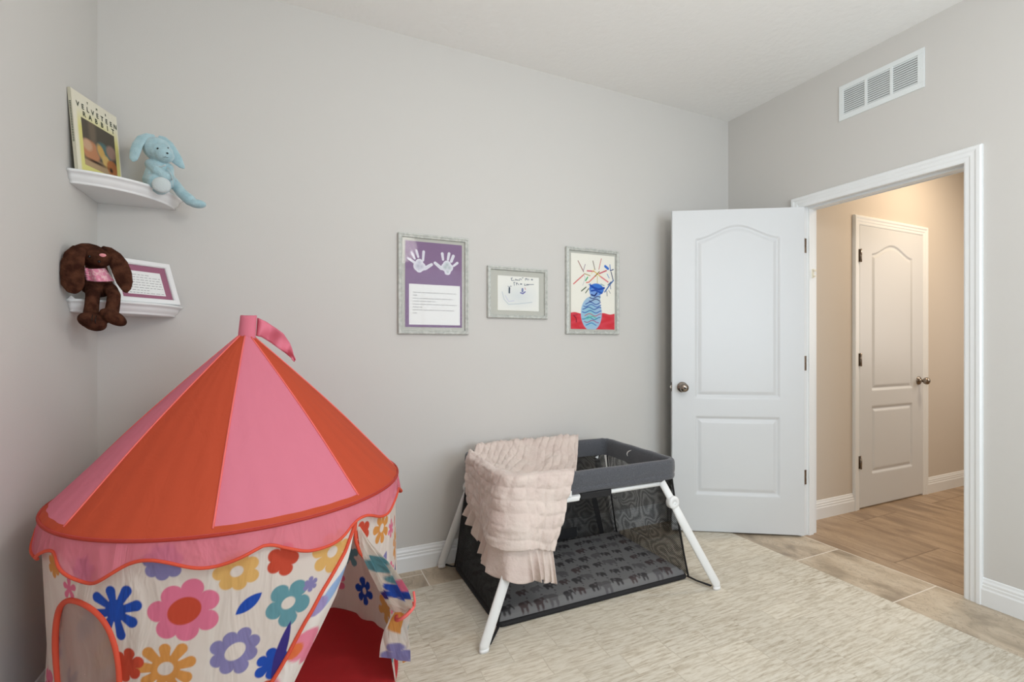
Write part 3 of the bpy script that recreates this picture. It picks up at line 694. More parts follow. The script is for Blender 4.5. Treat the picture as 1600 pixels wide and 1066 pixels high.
# roof: eight panels from a coral-piped rim to the peak
ZR, ZA, RA = .719, 1.212, .022
def roofpt(a, t):
    """t 0 rim .. 1 peak"""
    r = TR*(1-t) + RA*t; w = math.radians(a); f = ((a + 138.5) % 45)/45
    sag = -.010*math.sin(PI*f)*math.sin(PI*t)**.8 * (1-t) * 1.5
    z = ZR + (ZA-ZR)*t + .012*math.sin(PI*t)
    r += sag + .0015*math.sin(w*40 + t*9)*(1-t)
    return (TC[0] + r*math.cos(w), TC[1] + r*math.sin(w), z)
for i in range(8):
    a0 = -138.5 + 45*i; pink = i % 2 == 1
    As = np.linspace(a0, a0+45, 28); b = MB()
    b.grid(np.array([[roofpt(a, t) for a in As] for t in np.linspace(.028, 1, 40)]), 0)
    b.grid(np.array([[roofpt(a, t) for a in As] for t in np.linspace(0, .028, 3)]), 1)
    b.tube([Vector(roofpt(a0, t)) + Vector((0, 0, .001)) for t in np.linspace(.02, 1, 30)], .0026, 6, mi=2)
    b.build('roof_panel', [M['tent_pink'] if pink else M['tent_orange'], M['tent_orange'], M['piping']], tent, fix=False, label='pink roof panel' if pink else 'burnt orange roof panel')
MB().tube([Vector((TC[0] + (TR+.001)*math.cos(w), TC[1] + (TR+.001)*math.sin(w), ZR-.002)) for w in np.linspace(0, 2*PI, 145)[:-1]], .0045, 8, closed=True).build('rim_hoop', M['rim'], tent, label='dark red piping round the rim')
for a in (-93.5, -3.5, 86.5, 176.5):
    w = math.radians(a); MB().tube([(TC[0]+.486*math.cos(w), TC[1]+.486*math.sin(w), .013), (TC[0]+.492*math.cos(w), TC[1]+.492*math.sin(w), .718)], .004, 8).build('pole', M['pole'], tent)
# flag
e1 = Vector((math.cos(YAW), -math.sin(YAW), 0)); e2 = Vector((math.sin(YAW), math.cos(YAW), 0)); pk = Vector((TC[0], TC[1], 0))
b = MB(); f0 = MB()
rows = []
for i, z in enumerate(np.linspace(1.200, 1.281, 10)):
    t = i/9; rows.append([pk + e1*((.026 - .002*t)*math.cos(w)*(1+.12*abs(math.cos(w))) + (.002 + .007*t)) + e2*.020*math.sin(w) + Vector((0,0,z + .002*math.cos(3*w)*t)) for w in np.linspace(0, 2*PI, 25)[:-1]])
b.grid(np.array(rows), wrap=True); b.add(rows[-1], [tuple(range(24))], 0)
top = [(402,497),(415,502),(430,512),(444,523),(453,536),(458,550),(461,563)]
bot = [(400,525),(409,527),(422,535),(436,545),(447,553),(455,560),(461,565)]
pr = []
for i in range(31):
    s_ = i/30*6; k_ = min(5, int(s_)); f = s_ - k_
    tp = [top[k_][m]*(1-f)+top[k_+1][m]*f for m in (0,1)]; bt = [bot[k_][m]*(1-f)+bot[k_+1][m]*f for m in (0,1)]
    Yp = 1.862 - .012*math.sin(i*.55) - .018*i/30
    pr.append([at(tp[0]*(1-g)+bt[0]*g, tp[1]*(1-g)+bt[1]*g, Yp + .006*math.sin(g*5+i*.4)) for g in np.linspace(0, 1, 9)])
b.grid(np.array([[tuple(p) for p in r] for r in pr]))
fl_ = b.build('flag', M['tent_pink'], tent, fix=False, label='pink pennant drooping from the peak')
sm = fl_.modifiers.new('s', 'SOLIDIFY'); sm.thickness = .003

# ------------------------------------------------------------------ travel crib
crib = empty('travel_crib', (1.26, 2.1, .006), 'grey travel crib with splayed white legs and black mesh sides, standing against the back wall', 'travel crib')
RX0, RX1, RY0, RY1, RZ0, RZ1 = .800, 1.722, 1.795, 2.405, .522, .622
BX0, BX1, BY0, BY1 = .762, 1.802, 1.820, 2.412
def rrect(x0, x1, y0, y1, r, off=0., n=8, dens=10):
    """rounded rectangle, points with outward normals, counter-clockwise"""
    pts = []
    for cx, cy, a0 in ((x1-r, y0+r, -90), (x1-r, y1-r, 0), (x0+r, y1-r, 90), (x0+r, y0+r, 180)):
        for i in range(n+1):
            w = math.radians(a0 + 90*i/n); pts.append((cx + (r+off)*math.cos(w), cy + (r+off)*math.sin(w)))
    out = []
    for i in range(len(pts)):
        a, c_ = pts[i], pts[(i+1) % len(pts)]; L = math.hypot(c_[0]-a[0], c_[1]-a[1]); m = dens if L > .15 else 1
        for k in range(m): out.append((a[0]+(c_[0]-a[0])*k/m, a[1]+(c_[1]-a[1])*k/m))
    return out
prof = [(-.034,.006),(-.036,.05),(-.034,.090),(-.024,.100),(-.008,.101),(0,.094),(.002,.075),(.003,.050),(.001,.034),(-.002,.031),(.001,.028),(.002,.015),(-.004,.003),(-.016,0)]
b = MB(); rows = []
for a, z in prof:
    rows.append([(x, y, RZ0 + z + .0015*math.sin(i*1.9)) for i, (x, y) in enumerate(rrect(RX0, RX1, RY0, RY1, .062, a))])
rows.append(rows[0]); b.grid(np.array(rows), wrap=True)
rail = b.build('top_rail', M['railf'], crib, label='padded charcoal fabric top rail')
rail.modifiers.new('s', 'SUBSURF').levels = 1; rail.modifiers['s'].render_levels = 1
# little crescent mark and label on the rail
b = MB(); cc = Vector((RX1-.0375, 2.11, .583))
b.tube([cc + Vector((0, .045*math.cos(w) - .02*math.sin(w), .024*math.sin(w))) for w in np.linspace(-.9, .9, 12)], [.0008+.0022*math.cos(w) for w in np.linspace(-1.4, 1.4, 12)], 6)
b.build('crescent_mark', M['paper'], rail, label='small white crescent mark')
b = MB(); b.box((1.062, RY0-.0065, .520), (1.098, RY0-.003, .544)); b.add([(1.078,RY0-.0068,.526),(1.082,RY0-.0068,.526),(1.082,RY0-.0068,.539),(1.078,RY0-.0068,.539),(1.073,RY0-.0068,.530),(1.087,RY0-.0068,.530),(1.087,RY0-.0068,.533),(1.073,RY0-.0068,.533)], [(0,1,2,3),(4,5,6,7)], 1)
b.build('care_label', [M['paper'], M['black']], rail, label='small white woven label')
# frame bar under the rail
b = MB()
b.tube([(RX0+.07, RY0+.016, .509), (RX1-.09, RY0+.016, .509)], .0105, 10)
b.build('frame_bar', M['legm'], crib)
b = MB(); b.box((1.02, RY0-.002, .492), (1.145, RY0+.020, .517)); b.build('fold_hub', M['legm'], crib, bevel=.008, label='white folding hub of the front bar')
b = MB(); b.box((1.150, RY0, .494), (1.315, RY0+.02, .524)); b.build('hub_sleeve', M['strapm'], crib, bevel=.004)
# legs
def leg(top_, joint, foot, nm='leg'):
    top_, joint, foot = Vector(top_), Vector(joint), Vector(foot)
    d = (foot - joint).normalized(); side = d.cross(Vector((0, 1, 0))).normalized()
    n_ = d.cross(side).normalized()
    b = MB(); b.tube([top_, top_*.3+joint*.7, joint + d*.02], [.019, .019, .021], 14, flat=.6, up=n_)
    b.tube([joint - d*.01, joint + d*.1, foot + Vector((0,0,.03)), foot + Vector((0,0,.0065))], [.018, .0225, .0215, .020], 16, flat=.5, up=n_)
    l = b.build(nm, M['legm'], crib)
    s = 1 if foot.y < 2 else -1
    b = MB(); b.lathe([(0,-.016),(.028,-.016),(.031,-.012),(.031,.010),(.027,.015),(.012,.016),(.010,.013),(0,.013)], joint, (0, -s, 0), 28)
    b.build('leg_joint', M['legm'], l, label='round white folding joint')
    b = MB(); b.tube([foot + Vector((0,0,.020)), foot + Vector((0,0,.0063))], [.0212, .0205], 14, flat=.56, up=n_); b.build('foot_cap', M['whitef'], l)
    return l
leg((1.615, 1.805, .520), (1.656, 1.775, .424), (1.846, 1.684, 0))
leg((.884, 1.805, .520), (.845, 1.775, .424), (.657, 1.706, 0))
leg((.878, 2.395, .520), (.842, 2.415, .424), (.705, 2.452, 0))
leg((1.640, 2.395, .520), (1.680, 2.415, .424), (1.830, 2.452, 0))
# base and mattress
b = MB(); rows = []
for off, z in ((-.02, .0075), (0, .009), (.003, .016), (0, .024), (-.012, .026)):
    rows.append([(x, y, z) for x, y in rrect(BX0, BX1, BY0, BY1, .03, off)])
b.grid(np.array(rows), wrap=True); n0 = len(rows[0]); b.f.append(tuple(range(n0))); b.m.append(0); b.s.append(False); b.f.append(tuple(range(len(b.v)-n0, len(b.v)))); b.m.append(0); b.s.append(False)
b.build('base', M['strapm'], crib, label='black fabric base with bound edge')
mx0, mx1, my0, my1 = BX0+.012, BX1-.014, BY0+.012, BY1-.014
NX, NY = 320, 190
u, v = np.meshgrid(np.linspace(mx0, mx1, NX), np.linspace(my0, my1, NY))
ed = np.minimum(np.minimum(u-mx0, mx1-u), np.minimum(v-my0, my1-v))
z = .0262 + .030*np.clip(ed/.028, 0, 1)**.45 + .004*np.sin((u-mx0)/(mx1-mx0)*PI)*np.sin((v-my0)/(my1-my0)*PI) + .0012*np.sin(u*26+v*9)*np.clip(ed/.05, 0, 1)
cm = np.ones(u.shape+(3,))*np.array(lin(112, 112, 113)[:3]); rnd = random.Random(3)
for r_ in range(7):
    for c_ in range(14):
        ex = mx0 + .045 + c_*.074 + (r_ % 2)*.037 + rnd.uniform(-.008, .008); ey = my0 + .035 + r_*.087 + rnd.uniform(-.008, .008)
        if ex > mx1: continue
        dk = (60, 58, 60) if rnd.random() > .3 else (72, 62, 63); fl = rnd.choice((-1, 1)); k = rnd.uniform(1.0, 1.25)
        if (r_ + c_) % 4 == 3: dk = (88, 87, 89); k *= 1.15
        d = d_ell(u, v, ex, ey, .020*k, .015*k, rnd.uniform(-.4, .4)); d = np.minimum(d, d_circ(u, v, ex + fl*.019*k, ey + .008*k, .0105*k))
        d = np.minimum(d, d_cap(u, v, ex + fl*.024*k, ey + .006*k, ex + fl*.031*k, ey - .012*k, .004*k, .0025*k))
        for lx in (-.011, .009): d = np.minimum(d, d_cap(u, v, ex + lx*k, ey - .008*k, ex + lx*k, ey - .021*k, .0052*k))
        cm = over(cm, mk(d, .004), dk); cm = over(cm, mk(d_ell(u, v, ex + fl*.012*k, ey + .005*k, .005*k, .007*k), .004), (92, 90, 92))
        sx, sy = ex + .037, ey + .04; cm = over(cm, mk(d_ell(u, v, sx, sy, .006, .004, rnd.random()*3), .004), (74, 70, 72)*1)
        cm = over(cm, mk(d_ell(u, v, ex + .03, ey + .02, .003, .003, 0), .004), (64, 60, 62))
b = MB(); b.grid(np.stack([u, v, z], axis=-1)); b.col = with_alpha(cm)
mt_, nt_, p_, L_n = node_mat('elephant_print_fabric'); a_ = nt_.nodes.new('ShaderNodeAttribute'); a_.attribute_name = 'print'; L_n.new(a_.outputs['Color'], p_.inputs['Base Color'])
p_.inputs['Roughness'].default_value = .85; p_.inputs['Specular IOR Level'].default_value = .25; nn = nt_.nodes.new('ShaderNodeTexNoise'); nn.inputs['Scale'].default_value = 24; nn.inputs['Detail'].default_value = 4
bb = nt_.nodes.new('ShaderNodeBump'); bb.inputs['Strength'].default_value = .35; bb.inputs['Distance'].default_value = .006; L_n.new(nn.outputs['Fac'], bb.inputs['Height']); L_n.new(bb.outputs[0], p_.inputs['Normal'])
b.build('mattress', mt_, crib, fix=False, label='grey mattress with a dark elephant print')
# netting
def net(name, p00, p10, p01, p11, bulge, nrm, nu=24, nv=16):
    p00, p10, p01, p11, nrm = map(Vector, (p00, p10, p01, p11, nrm))
    b = MB(); G = []; uvs = []
    for j in range(nv+1):
        t = j/nv
        for i in range(nu+1):
            s_ = i/nu; p = (p00*(1-s_)+p10*s_)*(1-t) + (p01*(1-s_)+p11*s_)*t
            p = p + nrm*(bulge*math.sin(PI*t)*math.sin(PI*s_)**.6 + .003*math.sin(9*s_+4*t)*math.sin(PI*t)); G.append(p); uvs.append((s_*(p10-p00).length, t*(p01-p00).length))
    b.grid(np.array([tuple(p) for p in G]).reshape(nv+1, nu+1, 3)); o = b.build(name, M['net'], crib, fix=False)
    uvl = o.data.uv_layers.new(name='UVMap')
    for l in o.data.loops: uvl.data[l.index].uv = uvs[l.vertex_index]
    return o
zb, zt = .024, .526
net('side_netting', (BX1-.002, BY0, zb), (BX1-.002, BY1, zb), (RX1-.018, RY0+.04, zt), (RX1-.018, RY1-.04, zt), -.018, (1, 0, 0))
net('side_netting', (BX0+.002, BY0, zb), (BX0+.002, BY1, zb), (RX0+.018, RY0+.04, zt), (RX0+.018, RY1-.04, zt), .018, (1, 0, 0))
net('back_netting', (BX0, BY1-.002, zb), (BX1, BY1-.002, zb), (RX0+.03, RY1-.018, zt), (RX1-.03, RY1-.018, zt), -.018, (0, 1, 0))
# black bindings and strap
for x0, x1, y0, y1 in ((BX1, RX1-.02, BY0+.002, RY0+.035), (BX1, RX1-.02, BY1-.004, RY1-.035), (BX0, RX0+.02, BY0+.002, RY0+.035), (BX0, RX0+.02, BY1-.004, RY1-.035)):
    c1 = Vector(((x0+x1)/2 + (.012 if x0 < 1 else -.012), (y0+y1)/2, .27))
    MB().tube([Vector((x0, y0, .02))*(1-t)**2 + c1*2*t*(1-t) + Vector((x1, y1, .525))*t*t for t in np.linspace(0, 1, 12)], .0045, 8).build('binding', M['strapm'], crib)
q0, q1, q2 = at(928, 768, 1.815), at(975, 771, 1.815), at(1046, 750, 1.812)
MB().tube([q0*(1-t)**2 + q1*2*t*(1-t) + q2*t*t for t in np.linspace(0, 1, 14)], .004, 8).build('binding', M['strapm'], crib)
b = MB(); w0, w1 = at(925, 762, 2.385), at(941, 836, 2.392)
b.add([w0 + Vector((-.016,0,0)), w0 + Vector((.016,0,0)), w1 + Vector((.016,0,0)), w1 + Vector((-.016,0,0)), w0 + Vector((-.016,.003,0)), w0 + Vector((.016,.003,0)), w1 + Vector((.016,.003,0)), w1 + Vector((-.016,.003,0))], [(0,1,2,3),(7,6,5,4),(0,4,5,1),(1,5,6,2),(2,6,7,3),(3,7,4,0)])
b.box((1.33, 2.388, .060), (1.50, 2.391, .118))
b.build('strap', M['strapm'], crib, label='black strap and panel on the back netting')
for (x, y, fx, fy) in ((BX1-.005, BY0+.004, 1.822, 1.697), (BX0+.005, BY1-.006, .722, 2.440), (BX0+.005, BY0+.004, .685, 1.722), (BX1-.005, BY1-.006, 1.812, 2.440)):
    b = MB(); b.tube([(x, y, .018), ((x*.6+fx*.4), (y*.6+fy*.4), .016), (fx, fy, .022)], [.007, .006, .008], 8, flat=.5, up=(0, 0, 1)); b.build('foot_strap', M['strapm'], crib)

# ------------------------------------------------------------------ quilt over the crib
zr = RZ1 + .012
def perim(s_, off):
    """point along the rail: from the left rail's far end to the corner, then along the front rail; s_ in 0..1"""
    L1, L2, r = .46, .285, .05; q = s_*(L1+L2)
    x0, y0 = RX0-.006-off, RY0-.008-off; R2 = r + off
    arc = R2*PI/2; l1 = L1 - r
    if q < l1: return Vector((x0, RY0-.008+r + (l1-q), 0)), Vector((-1, 0, 0))
    if q < l1 + r*1.6:
        w = (q-l1)/(r*1.6)*PI/2; c_ = Vector((RX0-.006+r, RY0-.008+r, 0)); n = Vector((-math.cos(w), -math.sin(w), 0)); return c_ + n*R2, n
    return Vector((RX0-.006+r + (q-l1-r*1.6), y0, 0)), Vector((0, -1, 0))
def hem(s_):   # height of the quilted part's lower edge
    return float(np.interp(s_, [0, .12, .3, .5, .66, .8, 1], [.41, .39, .365, .365, .372, .35, .325]))
def rlen(s_):
    return float(np.interp(s_, [0, .15, .35, .6, .75, 1], [.06, .085, .115, .125, .125, .13]))
def quilt(u_, v_):
    a = abs(math.sin(PI*(u_/.052 + .15*math.sin(v_*21)))); c_ = abs(math.sin(PI*(v_/.058 + .15*math.sin(u_*17))))
    return .012 + .0075*(min(a, c_)**.5) + .012*noise.noise(Vector((u_*11, v_*11, 3.1))) + .006*noise.noise(Vector((u_*28, v_*28, 9.1)))
NS = 150
def hang(s_, t, skirt=False):
    """t 0 at rail .. 1 at the hem of the quilted part (skirt: 1..2 over the ruffle)"""
    h = hem(s_); tt_ = min(t, 1.0); z = zr*(1-tt_) + h*tt_
    z += -.010*(1-tt_)*math.sin(s_*7)*.5
    down = (zr - z)/.4
    cor = math.exp(-((s_-.60)/.16)**2); frt = min(1, max(0, (s_-.55)/.1))
    off = .004 + .012*down + (.050*cor + .030*frt)*min(1, down*2.2)*(.6+.5*down) + .006*down*math.sin(s_*15 + 1) + .004*down*math.sin(s_*37)
    p, n = perim(s_, off)
    # the right-hand edge slants in, the far edge bellies out a little
    if n.y < -.5: p.x -= (.15*down) * max(0, (p.x - RX0 - .03)/.26)
    if s_ < .3: p.y -= (.3-s_)*.30*max(0, down-.35)
    q = quilt(s_*.75 + .02*t, t*.33)
    if t > 1:
        e = (t-1); ph = s_*NS*.55 + 1.1*math.sin(s_*13) + .5*math.sin(s_*31); g = (.003 + .017*e*(.75+.5*math.sin(s_*19)))*math.sin(ph) + .008*e*math.sin(s_*41)
        p = p + n*(g + .018*e); p += Vector((-n.y, n.x, 0))*.009*e*math.cos(ph)
        z = h - rlen(s_)*e + .006*e*math.sin(s_*55) + .006*e*math.sin(ph); q = 0
    return Vector((p.x, p.y, z)) + n*q
b = MB(); rows = []
for t in np.linspace(1, 0, 56): rows.append([tuple(hang(s_, t)) for s_ in np.linspace(0, 1, NS)])
# across the top: from the rail line to the far rail, sagging between
for k in range(1, 50):
    v_ = k/46; row = []
    for s_ in np.linspace(0, 1, NS):
        p0 = hang(s_, 0); q0 = Vector((.895 + .625*s_, 2.412 + .012*math.sin(s_*5), zr + .002))
        w = min(v_, 1.0); p = p0*(1-w) + q0*w
        L = (q0-p0).length
        ws = min(1, max(0, (w*L - .045)/(L - .09))); sag = -.12*L*math.sin(PI*ws)**.8; over_ = -.012*(1-math.cos(min(1, w*9)*PI))*0
        p.z += sag + .008*math.sin(s_*11 + w*6)*math.sin(PI*ws)
        if v_ > 1: p.y += .018; p.z -= (v_-1)*.9
        p.z += quilt(s_*.75, w*L + .02)*min(1, w*6); row.append(tuple(p))
    rows.append(row)
bl = empty('quilt_throw', (.95, 1.79, zr), 'blush pink quilted throw with a ruffled edge draped over the corner of the travel crib', 'throw')
b.grid(np.array(rows)); qo = b.build('quilted_panel', M['blanket'], bl, fix=False)
sm = qo.modifiers.new('s', 'SOLIDIFY'); sm.thickness = .006; sm.offset = 0
b = MB(); N2 = 420
b.grid(np.array([[tuple(hang(s_, 1+e)) for s_ in np.linspace(0, 1, N2)] for e in np.linspace(-.012, 1, 26)]))
ro = b.build('ruffle', M['blanket'], bl, fix=False, label='gathered ruffle along the hem'); sm = ro.modifiers.new('s', 'SOLIDIFY'); sm.thickness = .002

# ------------------------------------------------------------------ framed pictures on the back wall
def picture(name, label, x0, x1, z0, z1, bw, fmat, group=None):
    t = empty(name, ((x0+x1)/2, YB, z0), label, 'framed picture', group)
    b = MB()
    pf = [(0,0),(0,.016),(.003,.020),(bw*.35,.021),(bw*.6,.017),(bw*.85,.019),(bw,.014),(bw,0)]
    def fn(k, a, h_):
        X = [x0+a, x1-a, x1-a, x0+a][k % 4]; Z = [z0+a, z0+a, z1-a, z1-a][k % 4]
        return Vector((X, YB-.001-h_, Z))
    n = len(pf); vs_ = [fn(k, a, h_) for k in range(4) for a, h_ in pf]
    b.add(vs_, [(k*n+j, k*n+(j+1) % n, ((k+1) % 4)*n+(j+1) % n, ((k+1) % 4)*n+j) for k in range(4) for j in range(n)])
    b.build('frame', fmat, t)
    MB().box((x0+bw*.6, YB-.006, z0+bw*.6), (x1-bw*.6, YB-.002, z1-bw*.6)).build('backing_board', M['matb'], t)
    return t
def conv(x0, x1, yt0, yt1, yb0, yb1, w, h):
    def f(x, y):
        s_ = (x-x0)/(x1-x0); a = yt0 + (yt1-yt0)*s_; c_ = yb0 + (yb1-yb0)*s_
        return s_*w, (1 - (y-a)/(c_-a))*h
    return f
UX, UZ = (1, 0, 0), (0, 0, 1)
def glass(t, x0, x1, z0, z1, bw):
    MB().box((x0+bw*.9, YB-.0128, z0+bw*.9), (x1-bw*.9, YB-.0116, z1-bw*.9)).build('glass', M['glass'], t)

# 1: hand prints on purple
t = picture('framed_picture', 'tall silver framed sheet with two white handprints on purple above a typed verse', .482, .865, 1.240, 1.766, .021, M['pewter'])
px0, px1, pz0, pz1 = .519, .829, 1.277, 1.728; w, h = px1-px0, pz1-pz0; cv = conv(182, 674, 150, 198, 906, 910, w, h)
def hands(u, v):
    c = np.ones(u.shape+(3,))*np.array(lin(134, 110, 142)[:3])
    def palm(c, pts, pr, fingers, tint):
        d = None
        for (x, y), r in zip(pts, pr):
            X, Y_ = cv(x, y); e = d_circ(u, v, X, Y_, r*w/492); d = e if d is None else np.minimum(d, e)
        for (xa, ya, xb, yb, ra, rb) in fingers:
            A, B = cv(xa, ya), cv(xb, yb); d = np.minimum(d, d_cap(u, v, A[0], A[1], B[0], B[1], ra*w/492, rb*w/492))
        n = .5 + .5*np.sin(u*900 + 3*np.sin(v*700))*np.sin(v*650)
        c = over(c, mk(d, .0022), (224, 224, 232)); return over(c, mk(d + .006, .006)*n*.35, tint)
    c = palm(c, [(290,375),(318,380),(300,400),(300,345)], [40,36,30,32], [(262,345,205,305,11,9),(262,310,235,255,8,10),(291,295,276,240,9,10),(332,325,337,250,9,11),(350,395,405,362,16,12)], (150,150,172))
    c = palm(c, [(525,385),(560,390),(545,425),(540,365)], [36,34,28,36], [(505,320,498,268,9,12),(548,320,558,268,10,12),(578,335,596,290,12,13),(598,375,632,350,9,11),(490,395,435,348,15,12)], (120,150,142))
    return c
sheet('print_sheet', M['print'], t, (px0, YB-.0085, pz0), UX, UZ, w, h, .0016, hands, label='purple sheet with two white handprints')
a0 = cv(214, 528); a1 = cv(656, 890)
vx0, vx1, vz0_, vz1_ = px0+a0[0], px0+a1[0], pz0+cv(656,890)[1], pz0+cv(214,528)[1]
b = MB(); b.box((vx0, YB-.0095, vz0_), (vx1, YB-.0087, vz1_)); rnd = random.Random(8)
def squiggle_line(b, x, z, x1, hgt, mi, rnd, Y, hand=False):
    while x < x1:
        wl = rnd.uniform(.012, .036)
        if x + wl > x1: wl = x1 - x
        k = x
        while k < x + wl - .0012:
            hh = hgt*(1.5 if rnd.random() < .25 else 1.0); dz = rnd.uniform(-.0003, .0003)
            b.add([(k, Y, z+dz), (k+.0011, Y, z+dz), (k+.0013, Y, z+hh), (k+.0002, Y, z+hh)], [(0,1,2,3)], mi)
            if rnd.random() < .7: b.add([(k, Y, z+dz), (k+.0026, Y, z+dz), (k+.0026, Y, z+dz+.0009), (k, Y, z+dz+.0009)], [(0,1,2,3)], mi)
            k += .0027
        x += wl + .0045
vw = vx1-vx0; vh = vz1_-vz0_
for fr_, en in ((.205, .92), (.275, .17), (.35, .86), (.42, .52), (.495, .93), (.565, .25), (.635, .88), (.71, .15)):
    squiggle_line(b, vx0+.075*vw, vz1_-fr_*vh-.002, vx0+en*vw, .0036, 1, rnd, YB-.0097)
b.build('verse_sheet', [M['paper'], M['ink']], t, fix=False, label='white sheet with eight short lines of small type')
glass(t, .482, .865, 1.240, 1.766, .021)

# 2: small drawing
t = picture('framed_picture', 'small silver framed pencil drawing in the middle of the three pictures', .978, 1.358, 1.336, 1.628, .019, M['pewter'])
px0, px1, pz0, pz1 = 1.040, 1.303, 1.380, 1.578; w, h = px1-px0, pz1-pz0; cv = conv(130, 1240, 45, 110, 1000, 1030, w, h)
def drawing(u, v):
    c = np.ones(u.shape+(3,))*np.array(lin(232, 232, 226)[:3]); k = w/1110
    def ln(pts, r, rgb, m=1.0):
        nonlocal c; c = over(c, mk(d_line(u, v, [cv(*p) for p in pts], r*k), .0016)*m, rgb)
    c = over(c, mk(d_ell(u, v, w*.5, h*.42, w*.38, h*.30), .06)*.35, (196, 206, 214))
    G = (96, 108, 124)
    for pts in ([(480,130),(520,118)],[(495,130),(495,180)],[(500,180),(530,190),(560,180)],[(590,190),(605,150),(640,175)],[(620,160),(640,185),(670,165)],[(680,185),(720,180)],[(700,150),(740,140),(770,170)],[(780,120),(810,110)],[(870,130),(870,180)],[(870,135),(905,130),(900,155)],[(920,140),(930,175)],[(955,140),(965,170)],[(1030,150),(1065,150)],[(1030,165),(1070,170)],
                [(560,240),(570,320)],[(555,240),(590,238)],[(625,250),(630,310)],[(625,250),(655,260),(630,280)],[(670,280),(690,300)],[(730,275),(775,275)],[(735,290),(770,292)],[(850,275),(845,320)],[(850,320),(900,312),(960,305)],[(900,290),(1000,295),(1095,292)]):
        ln(pts, 8, G, .85)
    ln([(440,390),(438,520)], 20, (56, 74, 92)); ln([(438,370),(400,340)], 6, G); ln([(438,370),(470,338),(495,345)], 6, G)
    ln([(790,420),(790,480)], 26, (120, 130, 168)); ln([(740,520),(800,545),(860,495)], 16, (112, 112, 168)); ln([(855,390),(870,430)], 11, (206, 150, 158))
    ln([(250,500),(300,700),(420,840),(700,820),(1050,780)], 14, (196, 204, 208), .5); ln([(330,600),(420,760),(560,740)], 14, (206, 208, 220), .6)
    return c
sheet('drawing_sheet', M['print'], t, (px0, YB-.0095, pz0), UX, UZ, w, h, .0014, drawing, label='white sheet with a faint child\'s drawing and pencil writing')
MB().box((px0, YB-.0093, pz0), (px1, YB-.0062, pz1)).build('mount_pad', M['pages'], t)
glass(t, .978, 1.358, 1.336, 1.628, .019)

